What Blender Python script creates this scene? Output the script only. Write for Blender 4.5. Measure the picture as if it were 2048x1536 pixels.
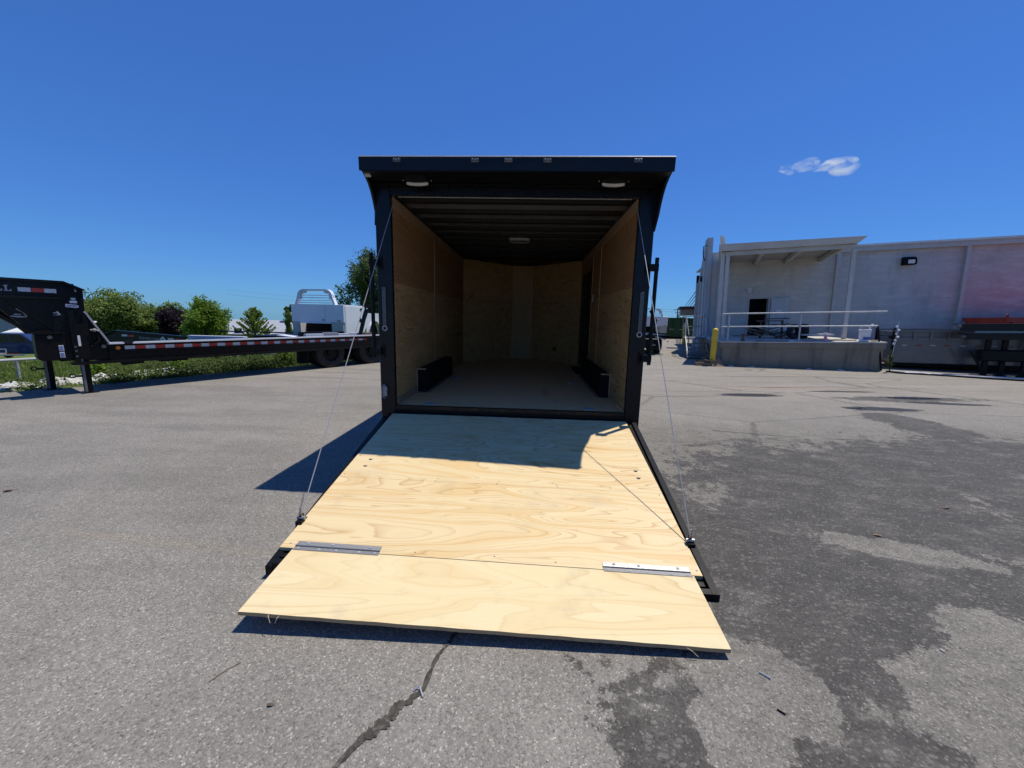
import bpy, bmesh, math, random
import numpy as np
from mathutils import Vector, Matrix
R = math.radians
rng = np.random.default_rng(7); random.seed(7)
for o in list(bpy.data.objects): bpy.data.objects.remove(o)
scene = bpy.context.scene
COL = scene.collection

# ------------------------------------------------------------------ camera, sky, sun, exposure
def camrot(yaw, pitch, roll):
    cy, sy = math.cos(yaw), math.sin(yaw); cp, sp = math.cos(pitch), math.sin(pitch); cr, sr = math.cos(roll), math.sin(roll)
    return np.array([[cy,-sy,0],[sy,cy,0],[0,0,1]]) @ np.array([[1,0,0],[0,cp,-sp],[0,sp,cp]]) @ np.array([[cr,0,sr],[0,1,0],[-sr,0,cr]])
CR = camrot(0.0429, -0.1679, -0.0239)
cam = bpy.data.cameras.new('camera'); cam_o = bpy.data.objects.new('camera', cam); COL.objects.link(cam_o)
cam.sensor_width = 36; cam.lens = 786.66 / 2048 * 36; cam.clip_start = 0.05; cam.clip_end = 9000
mw = Matrix.Identity(4)
for i in range(3):
    mw[i][0], mw[i][1], mw[i][2] = CR[i,0], CR[i,2], -CR[i,1]
mw[0][3], mw[1][3], mw[2][3] = 0.1927, -3.8382, 1.4794
cam_o.matrix_world = mw
scene.camera = cam_o

SUN_EL, SUN_AZ = R(71.3), R(57)          # azimuth measured from +Y towards +X
world = bpy.data.worlds.new('World'); scene.world = world; world.use_nodes = True
wn = world.node_tree.nodes; wl = world.node_tree.links; wn.clear()
sky = wn.new('ShaderNodeTexSky'); sky.sky_type = 'NISHITA'; sky.sun_disc = False
sky.sun_elevation = SUN_EL; sky.sun_rotation = SUN_AZ; sky.altitude = 250; sky.air_density = 1.0; sky.dust_density = 0.15; sky.ozone_density = 3.0
hsv = wn.new('ShaderNodeHueSaturation'); hsv.inputs['Hue'].default_value = 0.513; hsv.inputs['Saturation'].default_value = 1.12; hsv.inputs['Value'].default_value = 1.0
bg = wn.new('ShaderNodeBackground'); bg.inputs['Strength'].default_value = 0.085
wo = wn.new('ShaderNodeOutputWorld')
gm = wn.new('ShaderNodeGamma'); gm.inputs[1].default_value = .64        # camera-like response of the clear sky: deeper, more even blue
mulc = wn.new('ShaderNodeMix'); mulc.data_type = 'RGBA'; mulc.blend_type = 'MULTIPLY'; mulc.inputs[0].default_value = 1.0; mulc.inputs[7].default_value = (.60, 1.36, 2.6, 1)
wl.new(sky.outputs[0], hsv.inputs['Color']); wl.new(hsv.outputs[0], gm.inputs[0]); wl.new(gm.outputs[0], mulc.inputs[6]); wl.new(mulc.outputs[2], bg.inputs['Color']); wl.new(bg.outputs[0], wo.inputs['Surface'])

sl = bpy.data.lights.new('sun', 'SUN'); sl.energy = 4.7; sl.angle = R(0.53); sl.color = (1.0, 0.945, 0.835)
so = bpy.data.objects.new('sun', sl); COL.objects.link(so)
sdir = Vector((-math.sin(SUN_AZ)*math.cos(SUN_EL), -math.cos(SUN_AZ)*math.cos(SUN_EL), -math.sin(SUN_EL)))
so.rotation_euler = sdir.to_track_quat('-Z', 'Y').to_euler(); so.location = (20, 20, 60)
vs = scene.view_settings
vs.view_transform = 'Standard'; vs.look = 'None'; vs.gamma = 1.0; vs.use_curve_mapping = False; vs.exposure = 0.0
scene.render.engine = 'CYCLES'
scene.cycles.use_denoising = True
scene.cycles.max_bounces = 8; scene.cycles.diffuse_bounces = 4; scene.cycles.volume_bounces = 2; scene.cycles.transparent_max_bounces = 12

# ------------------------------------------------------------------ node helpers
class NT:
    def __init__(s, name):
        s.m = bpy.data.materials.new(name); s.m.use_nodes = True
        s.t = s.m.node_tree; s.n = s.t.nodes; s.l = s.t.links
        s.b = s.n['Principled BSDF']
    def node(s, typ, **kw):
        n = s.n.new(typ)
        for k, v in kw.items(): setattr(n, k, v)
        return n
    def inp(s, sock, v):
        if v is None: return
        if isinstance(v, bpy.types.NodeSocket): s.l.new(v, sock)
        else: sock.default_value = v
    def coord(s, out='Object'): return s.node('ShaderNodeTexCoord').outputs[out]
    def mapping(s, v, scale=(1,1,1), loc=(0,0,0), rot=(0,0,0)):
        n = s.node('ShaderNodeMapping'); s.l.new(v, n.inputs['Vector'])
        n.inputs['Scale'].default_value = scale; n.inputs['Location'].default_value = loc; n.inputs['Rotation'].default_value = rot
        return n.outputs[0]
    def noise(s, v, scale, detail=4, rough=.55, dist=0, col=False):
        n = s.node('ShaderNodeTexNoise'); s.l.new(v, n.inputs['Vector'])
        n.inputs['Scale'].default_value = scale; n.inputs['Detail'].default_value = detail; n.inputs['Roughness'].default_value = rough; n.inputs['Distortion'].default_value = dist
        return n.outputs['Color' if col else 'Fac']
    def vor(s, v, scale, out='Distance', feature='F1', rnd=1):
        n = s.node('ShaderNodeTexVoronoi', feature=feature); s.l.new(v, n.inputs['Vector']); n.inputs['Scale'].default_value = scale; n.inputs['Randomness'].default_value = rnd
        return n.outputs[out]
    def math(s, op, a, b=None, c=None, clamp=False):
        n = s.node('ShaderNodeMath', operation=op); n.use_clamp = clamp
        for i, v in enumerate((a, b, c)): s.inp(n.inputs[i], v)
        return n.outputs[0]
    def ramp(s, f, stops, interp='LINEAR'):
        n = s.node('ShaderNodeValToRGB'); cr = n.color_ramp; cr.interpolation = interp
        while len(cr.elements) < len(stops): cr.elements.new(.5)
        for e, (p, c) in zip(cr.elements, stops):
            e.position = p; e.color = (c, c, c, 1) if isinstance(c, (int, float)) else (*c, 1)
        s.l.new(f, n.inputs[0]); return n.outputs[0]
    def mix(s, f, a, b, mode='MIX'):
        n = s.node('ShaderNodeMix', data_type='RGBA', blend_type=mode)
        s.inp(n.inputs[0], f)
        for sock, v in ((n.inputs[6], a), (n.inputs[7], b)):
            s.inp(sock, (*v, 1) if isinstance(v, tuple) and len(v) == 3 else v)
        return n.outputs[2]
    def smooth(s, v, a, b):
        n = s.node('ShaderNodeMapRange', interpolation_type='SMOOTHSTEP'); s.l.new(v, n.inputs[0])
        n.inputs[1].default_value = a; n.inputs[2].default_value = b; return n.outputs[0]
    def bump(s, h, strength=.3, dist=.01):
        n = s.node('ShaderNodeBump'); n.inputs['Strength'].default_value = strength; n.inputs['Distance'].default_value = dist
        s.l.new(h, n.inputs['Height']); s.l.new(n.outputs[0], s.b.inputs['Normal'])
    def set(s, **kw):
        for k, v in kw.items():
            s.inp(s.b.inputs[k.replace('_', ' ')], (*v, 1) if isinstance(v, tuple) and len(v) == 3 else v)
        return s.m
    def xyz(s, v):
        n = s.node('ShaderNodeSeparateXYZ'); s.l.new(v, n.inputs[0]); return n.outputs
    def ell(s, xyz, cx, cy, rx, ry, a=0):
        """1 in the middle of an ellipse on the ground, 0 on its edge, below 0 outside."""
        ca, sa = math.cos(a), math.sin(a)
        dx = s.math('SUBTRACT', xyz[0], cx); dy = s.math('SUBTRACT', xyz[1], cy)
        u = s.math('DIVIDE', s.math('ADD', s.math('MULTIPLY', dx, ca), s.math('MULTIPLY', dy, sa)), rx)
        v = s.math('DIVIDE', s.math('SUBTRACT', s.math('MULTIPLY', dy, ca), s.math('MULTIPLY', dx, sa)), ry)
        d = s.math('SQRT', s.math('ADD', s.math('MULTIPLY', u, u), s.math('MULTIPLY', v, v)))
        return s.math('MAXIMUM', s.math('SUBTRACT', 1.0, d), -1.0)

def simple(name, col, rough=.5, metal=0., var=.12, scale=6., bump=0., bscale=60., dirt=0., dirtcol=(.12,.1,.08), spec=.5, stretch=(1,1,1)):
    """Painted / plain surface with uneven tone, a little dirt and uneven gloss."""
    t = NT(name); co = t.mapping(t.coord(), scale=stretch)
    n = t.noise(co, scale, 5, .6)
    lo = tuple(c*(1-var) for c in col); hi = tuple(min(1, c*(1+var)) for c in col)
    c = t.ramp(n, [(.3, lo), (.7, hi)])
    if dirt:
        d = t.ramp(t.noise(co, scale*.6, 6, .7), [(.5, 0.), (.75, 1.)])
        c = t.mix(t.math('MULTIPLY', d, dirt), c, dirtcol)
    t.set(Base_Color=c, Metallic=metal, Roughness=t.ramp(t.noise(co, scale*1.7, 3), [(.3, max(.03, rough-.08)), (.7, min(1, rough+.08))]), Specular_IOR_Level=spec)
    if bump: t.bump(t.noise(co, bscale, 4), bump, .01)
    return t.m

def plywood(name, pale, tan, dark, contrast=1., scale=1., seed=0., axis='x', rough=.55, smudge=.25):
    """Rotary-cut pine veneer: contour lines of a stretched noise field give the flat-sawn figures."""
    t = NT(name); co = t.coord()
    sc = {'x': (.42*scale, 2.9*scale, 2.9*scale), 'y': (2.9*scale, .42*scale, 2.9*scale), 'z': (2.9*scale, 2.9*scale, .4*scale)}[axis]
    v = t.mapping(co, scale=sc, loc=(seed, seed*1.7, seed*.6))
    h = t.noise(v, 1.0, 2.6, .42, .35)
    fine = {'x': (3, 150, 150), 'y': (150, 3, 150), 'z': (150, 150, 3)}[axis]
    g = t.noise(t.mapping(co, scale=fine), 1.0, 3)
    h2 = t.math('ADD', h, t.math('MULTIPLY', t.math('SUBTRACT', g, .5), .006))
    ph = t.math('FRACT', t.math('MULTIPLY', h2, 30.0))
    late = t.ramp(ph, [(0, 0.), (.62, .05), (.86, .5), (.95, 1.), (1, 0.)])
    ph2 = t.math('FRACT', t.math('MULTIPLY', h2, 7.0))
    wide = t.ramp(ph2, [(0, 0.), (.5, .2), (.8, 1.), (1, 0.)])
    blotch = t.noise(t.mapping(co, scale=tuple(x*.6 for x in sc), loc=(3+seed, 1, 5)), 1.2, 3)
    c = t.mix(t.math('MULTIPLY', wide, .42*contrast, clamp=True), pale, tan)
    c = t.mix(t.math('MULTIPLY', t.math('MULTIPLY', late, t.ramp(blotch, [(.35, .12), (.66, 1.)])), .6*contrast, clamp=True), c, dark)
    c = t.mix(t.ramp(g, [(.3, .12), (.7, 0.)]), c, dark)
    sm = t.ramp(t.noise(t.mapping(co, loc=(seed, 4, 2)), 2.3, 7, .72), [(.54, 0.), (.72, 1.)])
    c = t.mix(t.math('MULTIPLY', sm, smudge), c, (.30, .26, .21))
    kn = t.vor(t.mapping(co, scale=tuple(x*.45 for x in sc), loc=(seed*2, 0, seed)), 1.0)
    kf = t.ramp(kn, [(.02, 1.), (.045, .5), (.07, 0.)])
    c = t.mix(t.math('MULTIPLY', kf, .8*contrast, clamp=True), c, tuple(x*.55 for x in dark))
    t.set(Base_Color=c, Roughness=rough, Specular_IOR_Level=.3)
    t.bump(t.math('ADD', t.math('MULTIPLY', late, .5), t.math('MULTIPLY', g, .5)), .12, .002)
    return t.m

MAT = {}
MAT['black_paint'] = simple('black_paint', (.0045, .005, .007), .28, var=.25, scale=9, spec=.28, dirt=.10, dirtcol=(.05,.048,.045))
MAT['black_satin'] = simple('black_satin', (.0045, .0045, .005), .45, var=.3, scale=14, dirt=.10, spec=.18, dirtcol=(.05,.046,.04))
MAT['black_flat'] = simple('black_flat', (.007, .007, .007), .75, var=.3, scale=20, bump=.15, spec=.2)
MAT['dark_roof'] = simple('dark_roof', (.19, .19, .20), .5, metal=.3, var=.2, scale=3)
MAT['steel'] = simple('steel', (.31, .305, .295), .5, metal=.6, var=.15, scale=40, stretch=(1, 6, 1))
MAT['cable_steel'] = simple('cable_steel', (.38, .37, .37), .4, metal=.2, var=.1, scale=200)
MAT['rubber'] = simple('rubber', (.014, .0135, .013), .8, var=.25, scale=18, bump=.2, dirt=.25, dirtcol=(.10,.09,.075))
MAT['white_lens'] = simple('white_lens', (.72, .71, .66), .35, var=.05, scale=30)
MAT['clear_lens'] = simple('clear_lens', (.08, .085, .09), .15, var=.3, scale=60)
MAT['red_lens'] = simple('red_lens', (.22, .012, .012), .2, var=.2, scale=40)
MAT['amber_lens'] = simple('amber_lens', (.75, .24, .02), .25, var=.15, scale=60)
MAT['white_tape'] = simple('white_tape', (.62, .64, .64), .35, var=.15, scale=40, dirt=.35, dirtcol=(.2,.2,.2))
MAT['red_tape'] = simple('red_tape', (.5, .05, .03), .35, var=.22, scale=14)
MAT['sticker_white'] = simple('sticker_white', (.7, .7, .72), .4, var=.1, scale=60)
MAT['sticker_grey'] = simple('sticker_grey', (.36, .37, .39), .45, var=.2, scale=60)
MAT['sticker_teal'] = simple('sticker_teal', (.35, .55, .52), .45, var=.2, scale=60)
MAT['sticker_red'] = simple('sticker_red', (.4, .06, .06), .45, var=.2, scale=60)
MAT['sticker_blue'] = simple('sticker_blue', (.06, .09, .3), .45, var=.2, scale=60)
MAT['white_paint'] = simple('white_paint', (.74, .75, .78), .35, var=.05, scale=2, dirt=.12, dirtcol=(.4,.38,.34))
MAT['primer_grey'] = simple('primer_grey', (.42, .43, .38), .55, var=.1, scale=4, dirt=.2)
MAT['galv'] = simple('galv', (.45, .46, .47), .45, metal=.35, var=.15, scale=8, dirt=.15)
MAT['dark_galv'] = simple('dark_galv', (.17, .175, .18), .5, metal=.2, var=.15, scale=8, dirt=.2)
MAT['yellow_paint'] = simple('yellow_paint', (.68, .46, .02), .5, var=.08, scale=5, dirt=.3, dirtcol=(.28,.19,.04))
MAT['blue_paint'] = simple('blue_paint', (.02, .10, .46), .4, var=.15, scale=4, dirt=.15)
MAT['green_paint'] = simple('green_paint', (.007, .055, .016), .5, var=.2, scale=2, dirt=.3, dirtcol=(.05,.05,.03))
MAT['red_paint'] = simple('red_paint', (.42, .045, .02), .5, var=.15, scale=2, dirt=.3, dirtcol=(.15,.05,.03))
MAT['dumper_grey'] = simple('dumper_grey', (.13, .135, .145), .22, metal=.3, var=.2, scale=1.2, dirt=.35, dirtcol=(.09,.08,.07))
MAT['maroon'] = simple('maroon', (.10, .035, .035), .6, var=.15, scale=4)
MAT['tan_sign'] = simple('tan_sign', (.36, .26, .17), .6, var=.15, scale=4)
MAT['brown_scrap'] = simple('brown_scrap', (.13, .085, .055), .8, var=.5, scale=7, bump=.3, dirt=.4)
MAT['pale_board'] = simple('pale_board', (.5, .42, .3), .7, var=.25, scale=7, bump=.2, dirt=.4)
MAT['cardboard'] = simple('cardboard', (.27, .18, .10), .85, var=.25, scale=9, dirt=.4, dirtcol=(.08,.06,.04))
MAT['plastic_white'] = simple('plastic_white', (.7, .71, .72), .4, var=.05, scale=9, dirt=.2, dirtcol=(.35,.35,.38))
MAT['pink'] = simple('pink', (.6, .2, .36), .4, var=.12, scale=20)
MAT['trunk'] = simple('trunk', (.09, .065, .045), .9, var=.3, scale=12, bump=.5)
MAT['glass_dark'] = simple('glass_dark', (.02, .025, .03), .08, var=.2, scale=5)
MAT['car_blue'] = simple('car_blue', (.035, .07, .24), .1, var=.1, scale=3)
MAT['car_navy'] = simple('car_navy', (.025, .04, .12), .1, var=.1, scale=3)
MAT['car_silver'] = simple('car_silver', (.5, .52, .55), .25, metal=.5, var=.1, scale=3)
MAT['car_red'] = simple('car_red', (.35, .03, .03), .25, var=.1, scale=3)
MAT['siding'] = simple('siding', (.30, .31, .34), .7, var=.06, scale=3)
MAT['shingle_grey'] = simple('shingle_grey', (.36, .38, .42), .85, var=.12, scale=5, bump=.3)
MAT['roof_pale'] = simple('roof_pale', (.66, .65, .6), .6, var=.06, scale=3)
MAT['weathered_pole'] = simple('weathered_pole', (.13, .11, .09), .9, var=.25, scale=8)
MAT['fence_pipe'] = simple('fence_pipe', (.40, .41, .40), .5, var=.15, scale=5, dirt=.3)
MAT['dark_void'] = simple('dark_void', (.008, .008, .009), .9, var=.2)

MAT['ramp_ply'] = plywood('ramp_ply', (.73, .585, .335), (.66, .43, .17), (.44, .235, .07), 1.45, 1.3, 3.1, smudge=.25)
MAT['flap_ply'] = plywood('flap_ply', (.715, .595, .355), (.66, .50, .255), (.52, .35, .155), 1.4, .8, 11.4, smudge=.35)
MAT['ply_edge'] = simple('ply_edge', (.42, .29, .15), .8, var=.35, scale=30, stretch=(1, 1, 12), bump=.3)
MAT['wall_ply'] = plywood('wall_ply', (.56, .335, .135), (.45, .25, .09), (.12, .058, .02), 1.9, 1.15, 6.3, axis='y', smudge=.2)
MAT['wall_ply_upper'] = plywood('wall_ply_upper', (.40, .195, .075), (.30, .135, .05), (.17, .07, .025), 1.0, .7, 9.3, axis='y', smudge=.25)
MAT['nose_ply'] = plywood('nose_ply', (.60, .37, .155), (.46, .265, .10), (.15, .075, .028), 1.6, .9, 14.2, axis='x', smudge=.2)
MAT['nose_ply_vert'] = plywood('nose_ply_vert', (.50, .325, .14), (.44, .27, .105), (.26, .14, .055), .7, 1.0, 21.2, axis='z', smudge=.2)
MAT['trim_ply'] = simple('trim_ply', (.36, .22, .12), .7, var=.18, scale=5, stretch=(8, 1, 8))
MAT['floor_ply'] = plywood('floor_ply', (.78, .50, .25), (.70, .44, .21), (.46, .27, .12), .5, .9, 4.4, axis='y', smudge=.3)

# --- asphalt: pale weathered wearing course, damp dark stains on the right, speckled aggregate
def asphalt():
    t = NT('asphalt'); co = t.coord(); P = t.xyz(co)
    big = t.noise(co, .35, 5, .6); mid = t.noise(co, 2.2, 6, .65); fine = t.noise(co, 9, 4, .6)
    base = t.ramp(big, [(.3, (.203, .188, .165)), (.7, (.262, .243, .212))])
    base = t.mix(t.ramp(mid, [(.35, .35), (.6, 0.)]), base, (.160, .147, .127))
    # damp / worn dark areas: ellipses broken up by noise
    els = [(3.1, -.5, 1.5, 1.6, .2), (6.0, 2.1, .5, 1.1, 0), (7.6, 4.15, 1.5, .3, 0), (1.75, -2.35, .25, .5, .3), (1.55, -2.75, .3, .35, .5), (4.6, .3, 1.6, 1.0, 0), (2.0, -1.6, 1.05, 1.3, -.2), (1.15, -2.9, .75, .75, .3), (5.9, .9, 1.6, .7, -.1), (3.3, -2.2, 1.5, .9, .2), (1.55, -1.15, .35, .9, .3), (1.9, -3.1, .7, .6, 0)]
    m = None
    for e in els:
        v = t.ell(P, *e); m = v if m is None else t.math('MAXIMUM', m, v)
    light = [(2.05, -2.42, .42, .33, .5), (1.20, -2.40, .28, .26, -.3), (2.7, -1.3, .55, .16, -.25), (2.55, -2.1, .34, .3, 0), (1.02, -2.62, .2, .24, -.4)]
    lm = None
    for e in light:
        v = t.ell(P, *e); lm = v if lm is None else t.math('MAXIMUM', lm, v)
    nz = t.math('SUBTRACT', t.noise(co, 1.9, 10, .74), .5); nz2 = t.math('SUBTRACT', t.noise(co, 7.0, 9, .78), .5)
    f = t.math('ADD', t.math('ADD', m, t.math('MULTIPLY', nz, 2.2)), t.math('MULTIPLY', nz2, 1.9))
    f = t.math('SUBTRACT', f, t.math('MULTIPLY', t.smooth(t.math('ADD', lm, t.math('MULTIPLY', nz2, 2.2)), -.10, .55), 1.1))
    stain = t.smooth(f, .05, .14)
    pudd = [(4.75, 4.35, .75, .22, 0), (6.4, 3.2, .75, .2, -.1), (7.9, 4.25, .7, .16, 0), (8.0, 3.75, .9, .13, -.15), (7.0, 4.9, .9, .1, 0)]
    wm = None
    for e in pudd:
        v = t.ell(P, *e); wm = v if wm is None else t.math('MAXIMUM', wm, v)
    wet = t.smooth(t.math('ADD', wm, t.math('MULTIPLY', nz2, 1.0)), .05, .3)
    streaks = t.noise(t.mapping(co, scale=(.35, 3.0, 1), rot=(0, 0, -.12)), 1.1, 6, .6)
    far = t.smooth(P[1], 2.5, 5.0)
    base = t.mix(t.math('MULTIPLY', t.ramp(streaks, [(.4, .55), (.56, 0.)]), far), base, (.135, .123, .105))
    base = t.mix(t.math('MULTIPLY', far, .35), base, (.345, .305, .245))
    # tyre-direction streaks on the left side
    lf = t.math('MULTIPLY', t.smooth(P[0], -.8, -2.5), t.ramp(t.noise(t.mapping(co, scale=(.5, 2.4, 1), rot=(0, 0, .5)), 1.0, 5), [(.38, .5), (.55, 0.)]))
    base = t.mix(lf, base, (.152, .140, .122))
    mott = t.ramp(t.noise(t.mapping(co, scale=(1, 2.0, 1), rot=(0, 0, .45)), 2.6, 11, .78, .4), [(.38, (.030, .027, .023)), (.52, (.048, .044, .038)), (.60, (.088, .081, .07)), (.68, (.16, .148, .128))])
    rgt = t.smooth(t.math('ADD', t.math('ADD', P[0], t.math('MULTIPLY', P[1], -.12)), t.math('MULTIPLY', nz, 1.2)), .3, 1.9)
    rgt = t.math('MULTIPLY', rgt, t.smooth(P[1], 2.6, 1.0))
    base = t.mix(t.math('MULTIPLY', rgt, .32), base, (.115, .105, .09))
    sub = t.ramp(t.noise(t.mapping(co, scale=(1, 1.7, 1), rot=(0, 0, .5), loc=(4, 2, 0)), 4.5, 10, .78), [(.42, .42), (.54, 0.)])
    base = t.mix(t.math('MULTIPLY', sub, rgt), base, (.085, .079, .069))
    c = t.mix(t.math('MULTIPLY', stain, .86), base, mott)
    ochre = t.smooth(t.math('ADD', t.ell(P, -2.1, -1.62, 1.3, .07, -.08), t.math('MULTIPLY', nz2, .9)), .1, .6)
    c = t.mix(t.math('MULTIPLY', ochre, .2), c, (.30, .25, .15))
    rust = t.smooth(t.math('ADD', t.ell(P, 6.0, 5.2, 3.2, .3, -.03), t.math('MULTIPLY', nz2, 1.6)), .35, .9)
    c = t.mix(t.math('MULTIPLY', rust, .5), c, (.30, .20, .14))
    c = t.mix(t.math('MULTIPLY', wet, .95), c, (.022, .02, .018))
    # aggregate: two sizes of stone chips with their own tones
    a1 = t.vor(co, 165, 'Color'); a1v = t.node('ShaderNodeSeparateColor'); t.l.new(a1, a1v.inputs[0])
    a2 = t.vor(co, 76, 'Color'); a2v = t.node('ShaderNodeSeparateColor'); t.l.new(a2, a2v.inputs[0])
    s1 = t.ramp(a1v.outputs[0], [(0, .55), (.14, .84), (.5, .98), (.86, 1.08), (.94, 1.35), (1, 1.9)])
    s2 = t.ramp(a2v.outputs[1], [(0, .82), (.4, 1.), (.9, 1.03), (1, 1.18)])
    c = t.mix(1.0, c, t.mix(1.0, s1, s2, 'MULTIPLY'), 'MULTIPLY')
    chips = t.math('MULTIPLY', t.ramp(a2v.outputs[2], [(.86, 0.), (.9, 1.)]), t.ramp(t.vor(co, 76), [(.25, 1.), (.42, 0.)]))
    c = t.mix(t.math('MULTIPLY', chips, .25), c, (.38, .36, .33))
    # exposed pale stones show up against the damp dark binder
    fk = t.ramp(t.vor(t.mapping(co, scale=(1, 1.6, 1), rot=(0, 0, .6)), 26, 'Color'), [(.0, 0.), (1., 1.)]); fk = t.math('GREATER_THAN', fk, .66)
    fkd = t.math('MULTIPLY', fk, t.ramp(t.vor(t.mapping(co, scale=(1, 1.6, 1), rot=(0, 0, .6)), 26), [(.22, 1.), (.46, 0.)]))
    c = t.mix(t.math('MULTIPLY', t.math('MULTIPLY', fkd, t.math('ADD', t.math('MULTIPLY', stain, .75), .15)), .5), c, (.21, .195, .17))
    # hairline cracks beyond the trailer
    ck = t.vor(t.mapping(co, scale=(.22, .55, 1), loc=(.3, .2, 0)), 1.0, 'Distance', 'DISTANCE_TO_EDGE')
    ck = t.math('ADD', ck, t.math('MULTIPLY', nz2, .05))
    cf = t.math('MULTIPLY', t.ramp(t.math('ABSOLUTE', ck), [(.004, 1.), (.012, 0.)]), t.math('MULTIPLY', t.smooth(P[0], 1.0, 3.0), t.smooth(P[1], .0, 1.4)))
    c = t.mix(t.math('MULTIPLY', cf, .4), c, (.03, .03, .03))
    rough = t.math('SUBTRACT', .92, t.math('ADD', t.math('MULTIPLY', stain, .22), t.math('MULTIPLY', wet, .5)))
    t.set(Base_Color=c, Roughness=rough, Specular_IOR_Level=.35)
    h = t.math('ADD', t.math('MULTIPLY', t.vor(co, 165), -.8), t.math('ADD', t.math('MULTIPLY', t.vor(co, 76), -.7), t.math('MULTIPLY', fine, .5)))
    t.bump(h, .5, .006)
    return t.m
MAT['asphalt'] = asphalt()
MAT['grit'] = simple('grit', (.30, .285, .26), .9, var=.35, scale=90)
def crackm():
    t = NT('crack_fill'); co = t.coord()
    c = t.ramp(t.vor(co, 85, 'Color'), [(.2, (.030, .026, .021)), (.7, (.060, .052, .041)), (1, (.13, .118, .10))])
    t.set(Base_Color=c, Roughness=.8); t.bump(t.vor(co, 60), .6, .006); return t.m
MAT['crack_fill'] = crackm()

def grassm(name, a, b, c2):
    t = NT(name); co = t.coord()
    c = t.ramp(t.noise(co, .5, 7, .65), [(.3, a), (.55, b), (.75, c2)])
    c = t.mix(t.ramp(t.noise(co, 14, 5, .7), [(.35, .5), (.6, 0.)]), c, tuple(x*.45 for x in a))
    t.set(Base_Color=c, Roughness=.95, Specular_IOR_Level=.1); t.bump(t.noise(co, 25, 5), .8, .05); return t.m
MAT['grass_ground'] = grassm('grass_ground', (.085, .125, .026), (.14, .185, .042), (.21, .215, .08))
def leafm(name, a, b, c2, scale=.9):
    t = NT(name); co = t.coord()
    n = t.math('ADD', t.math('MULTIPLY', t.noise(co, scale, 3), .6), t.math('MULTIPLY', t.noise(co, 9, 2), .4))
    c = t.ramp(n, [(.35, a), (.5, b), (.66, c2)])
    t.set(Base_Color=c, Roughness=.6, Specular_IOR_Level=.3)
    tr = t.node('ShaderNodeBsdfTranslucent'); t.l.new(c, tr.inputs[0])
    mx = t.node('ShaderNodeMixShader'); mx.inputs[0].default_value = .5
    out = t.n['Material Output']
    t.l.new(t.b.outputs[0], mx.inputs[1]); t.l.new(tr.outputs[0], mx.inputs[2]); t.l.new(mx.outputs[0], out.inputs['Surface'])
    return t.m
MAT['leaf_green'] = leafm('leaf_green', (.08, .13, .03), (.18, .25, .055), (.30, .37, .10))
MAT['leaf_bright'] = leafm('leaf_bright', (.09, .16, .018), (.19, .30, .035), (.28, .39, .06))
MAT['leaf_dark'] = leafm('leaf_dark', (.045, .085, .03), (.10, .15, .045), (.17, .22, .07))
MAT['leaf_purple'] = leafm('leaf_purple', (.014, .010, .016), (.028, .016, .024), (.05, .03, .04))
MAT['leaf_conifer'] = leafm('leaf_conifer', (.12, .18, .02), (.22, .30, .04), (.31, .38, .08))
MAT['leaf_weed'] = leafm('leaf_weed', (.065, .10, .024), (.13, .18, .042), (.25, .28, .11), 1.4)
MAT['blade'] = leafm('blade', (.10, .145, .026), (.17, .225, .042), (.27, .29, .09), .6)
def rockm():
    t = NT('rock_white'); co = t.coord()
    c = t.ramp(t.noise(co, 5, 6, .65), [(.3, (.34, .32, .29)), (.5, (.58, .56, .52)), (.7, (.70, .68, .64))])
    t.set(Base_Color=c, Roughness=.9); t.bump(t.noise(co, 12, 6), .7, .03); return t.m
MAT['rock_white'] = rockm()
def concrete(name, a, b, stain=.5):
    t = NT(name); co = t.coord()
    c = t.ramp(t.noise(co, 1.1, 7, .65), [(.3, a), (.7, b)])
    st = t.noise(t.mapping(co, scale=(2.2, 2.2, .35)), 1.5, 6, .65)
    c = t.mix(t.math('MULTIPLY', t.ramp(st, [(.5, 0.), (.68, 1.)]), stain), c, (.035, .032, .03))
    sp = t.ramp(t.noise(co, 22, 5, .7), [(.62, 0.), (.75, 1.)])
    c = t.mix(t.math('MULTIPLY', sp, .3), c, (.06, .055, .05))
    t.set(Base_Color=c, Roughness=.9); t.bump(t.noise(co, 40, 5), .3, .01); return t.m
MAT['concrete'] = concrete('concrete', (.19, .165, .12), (.26, .225, .165))
MAT['concrete_top'] = concrete('concrete_top', (.42, .40, .36), (.56, .53, .47), .25)
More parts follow.
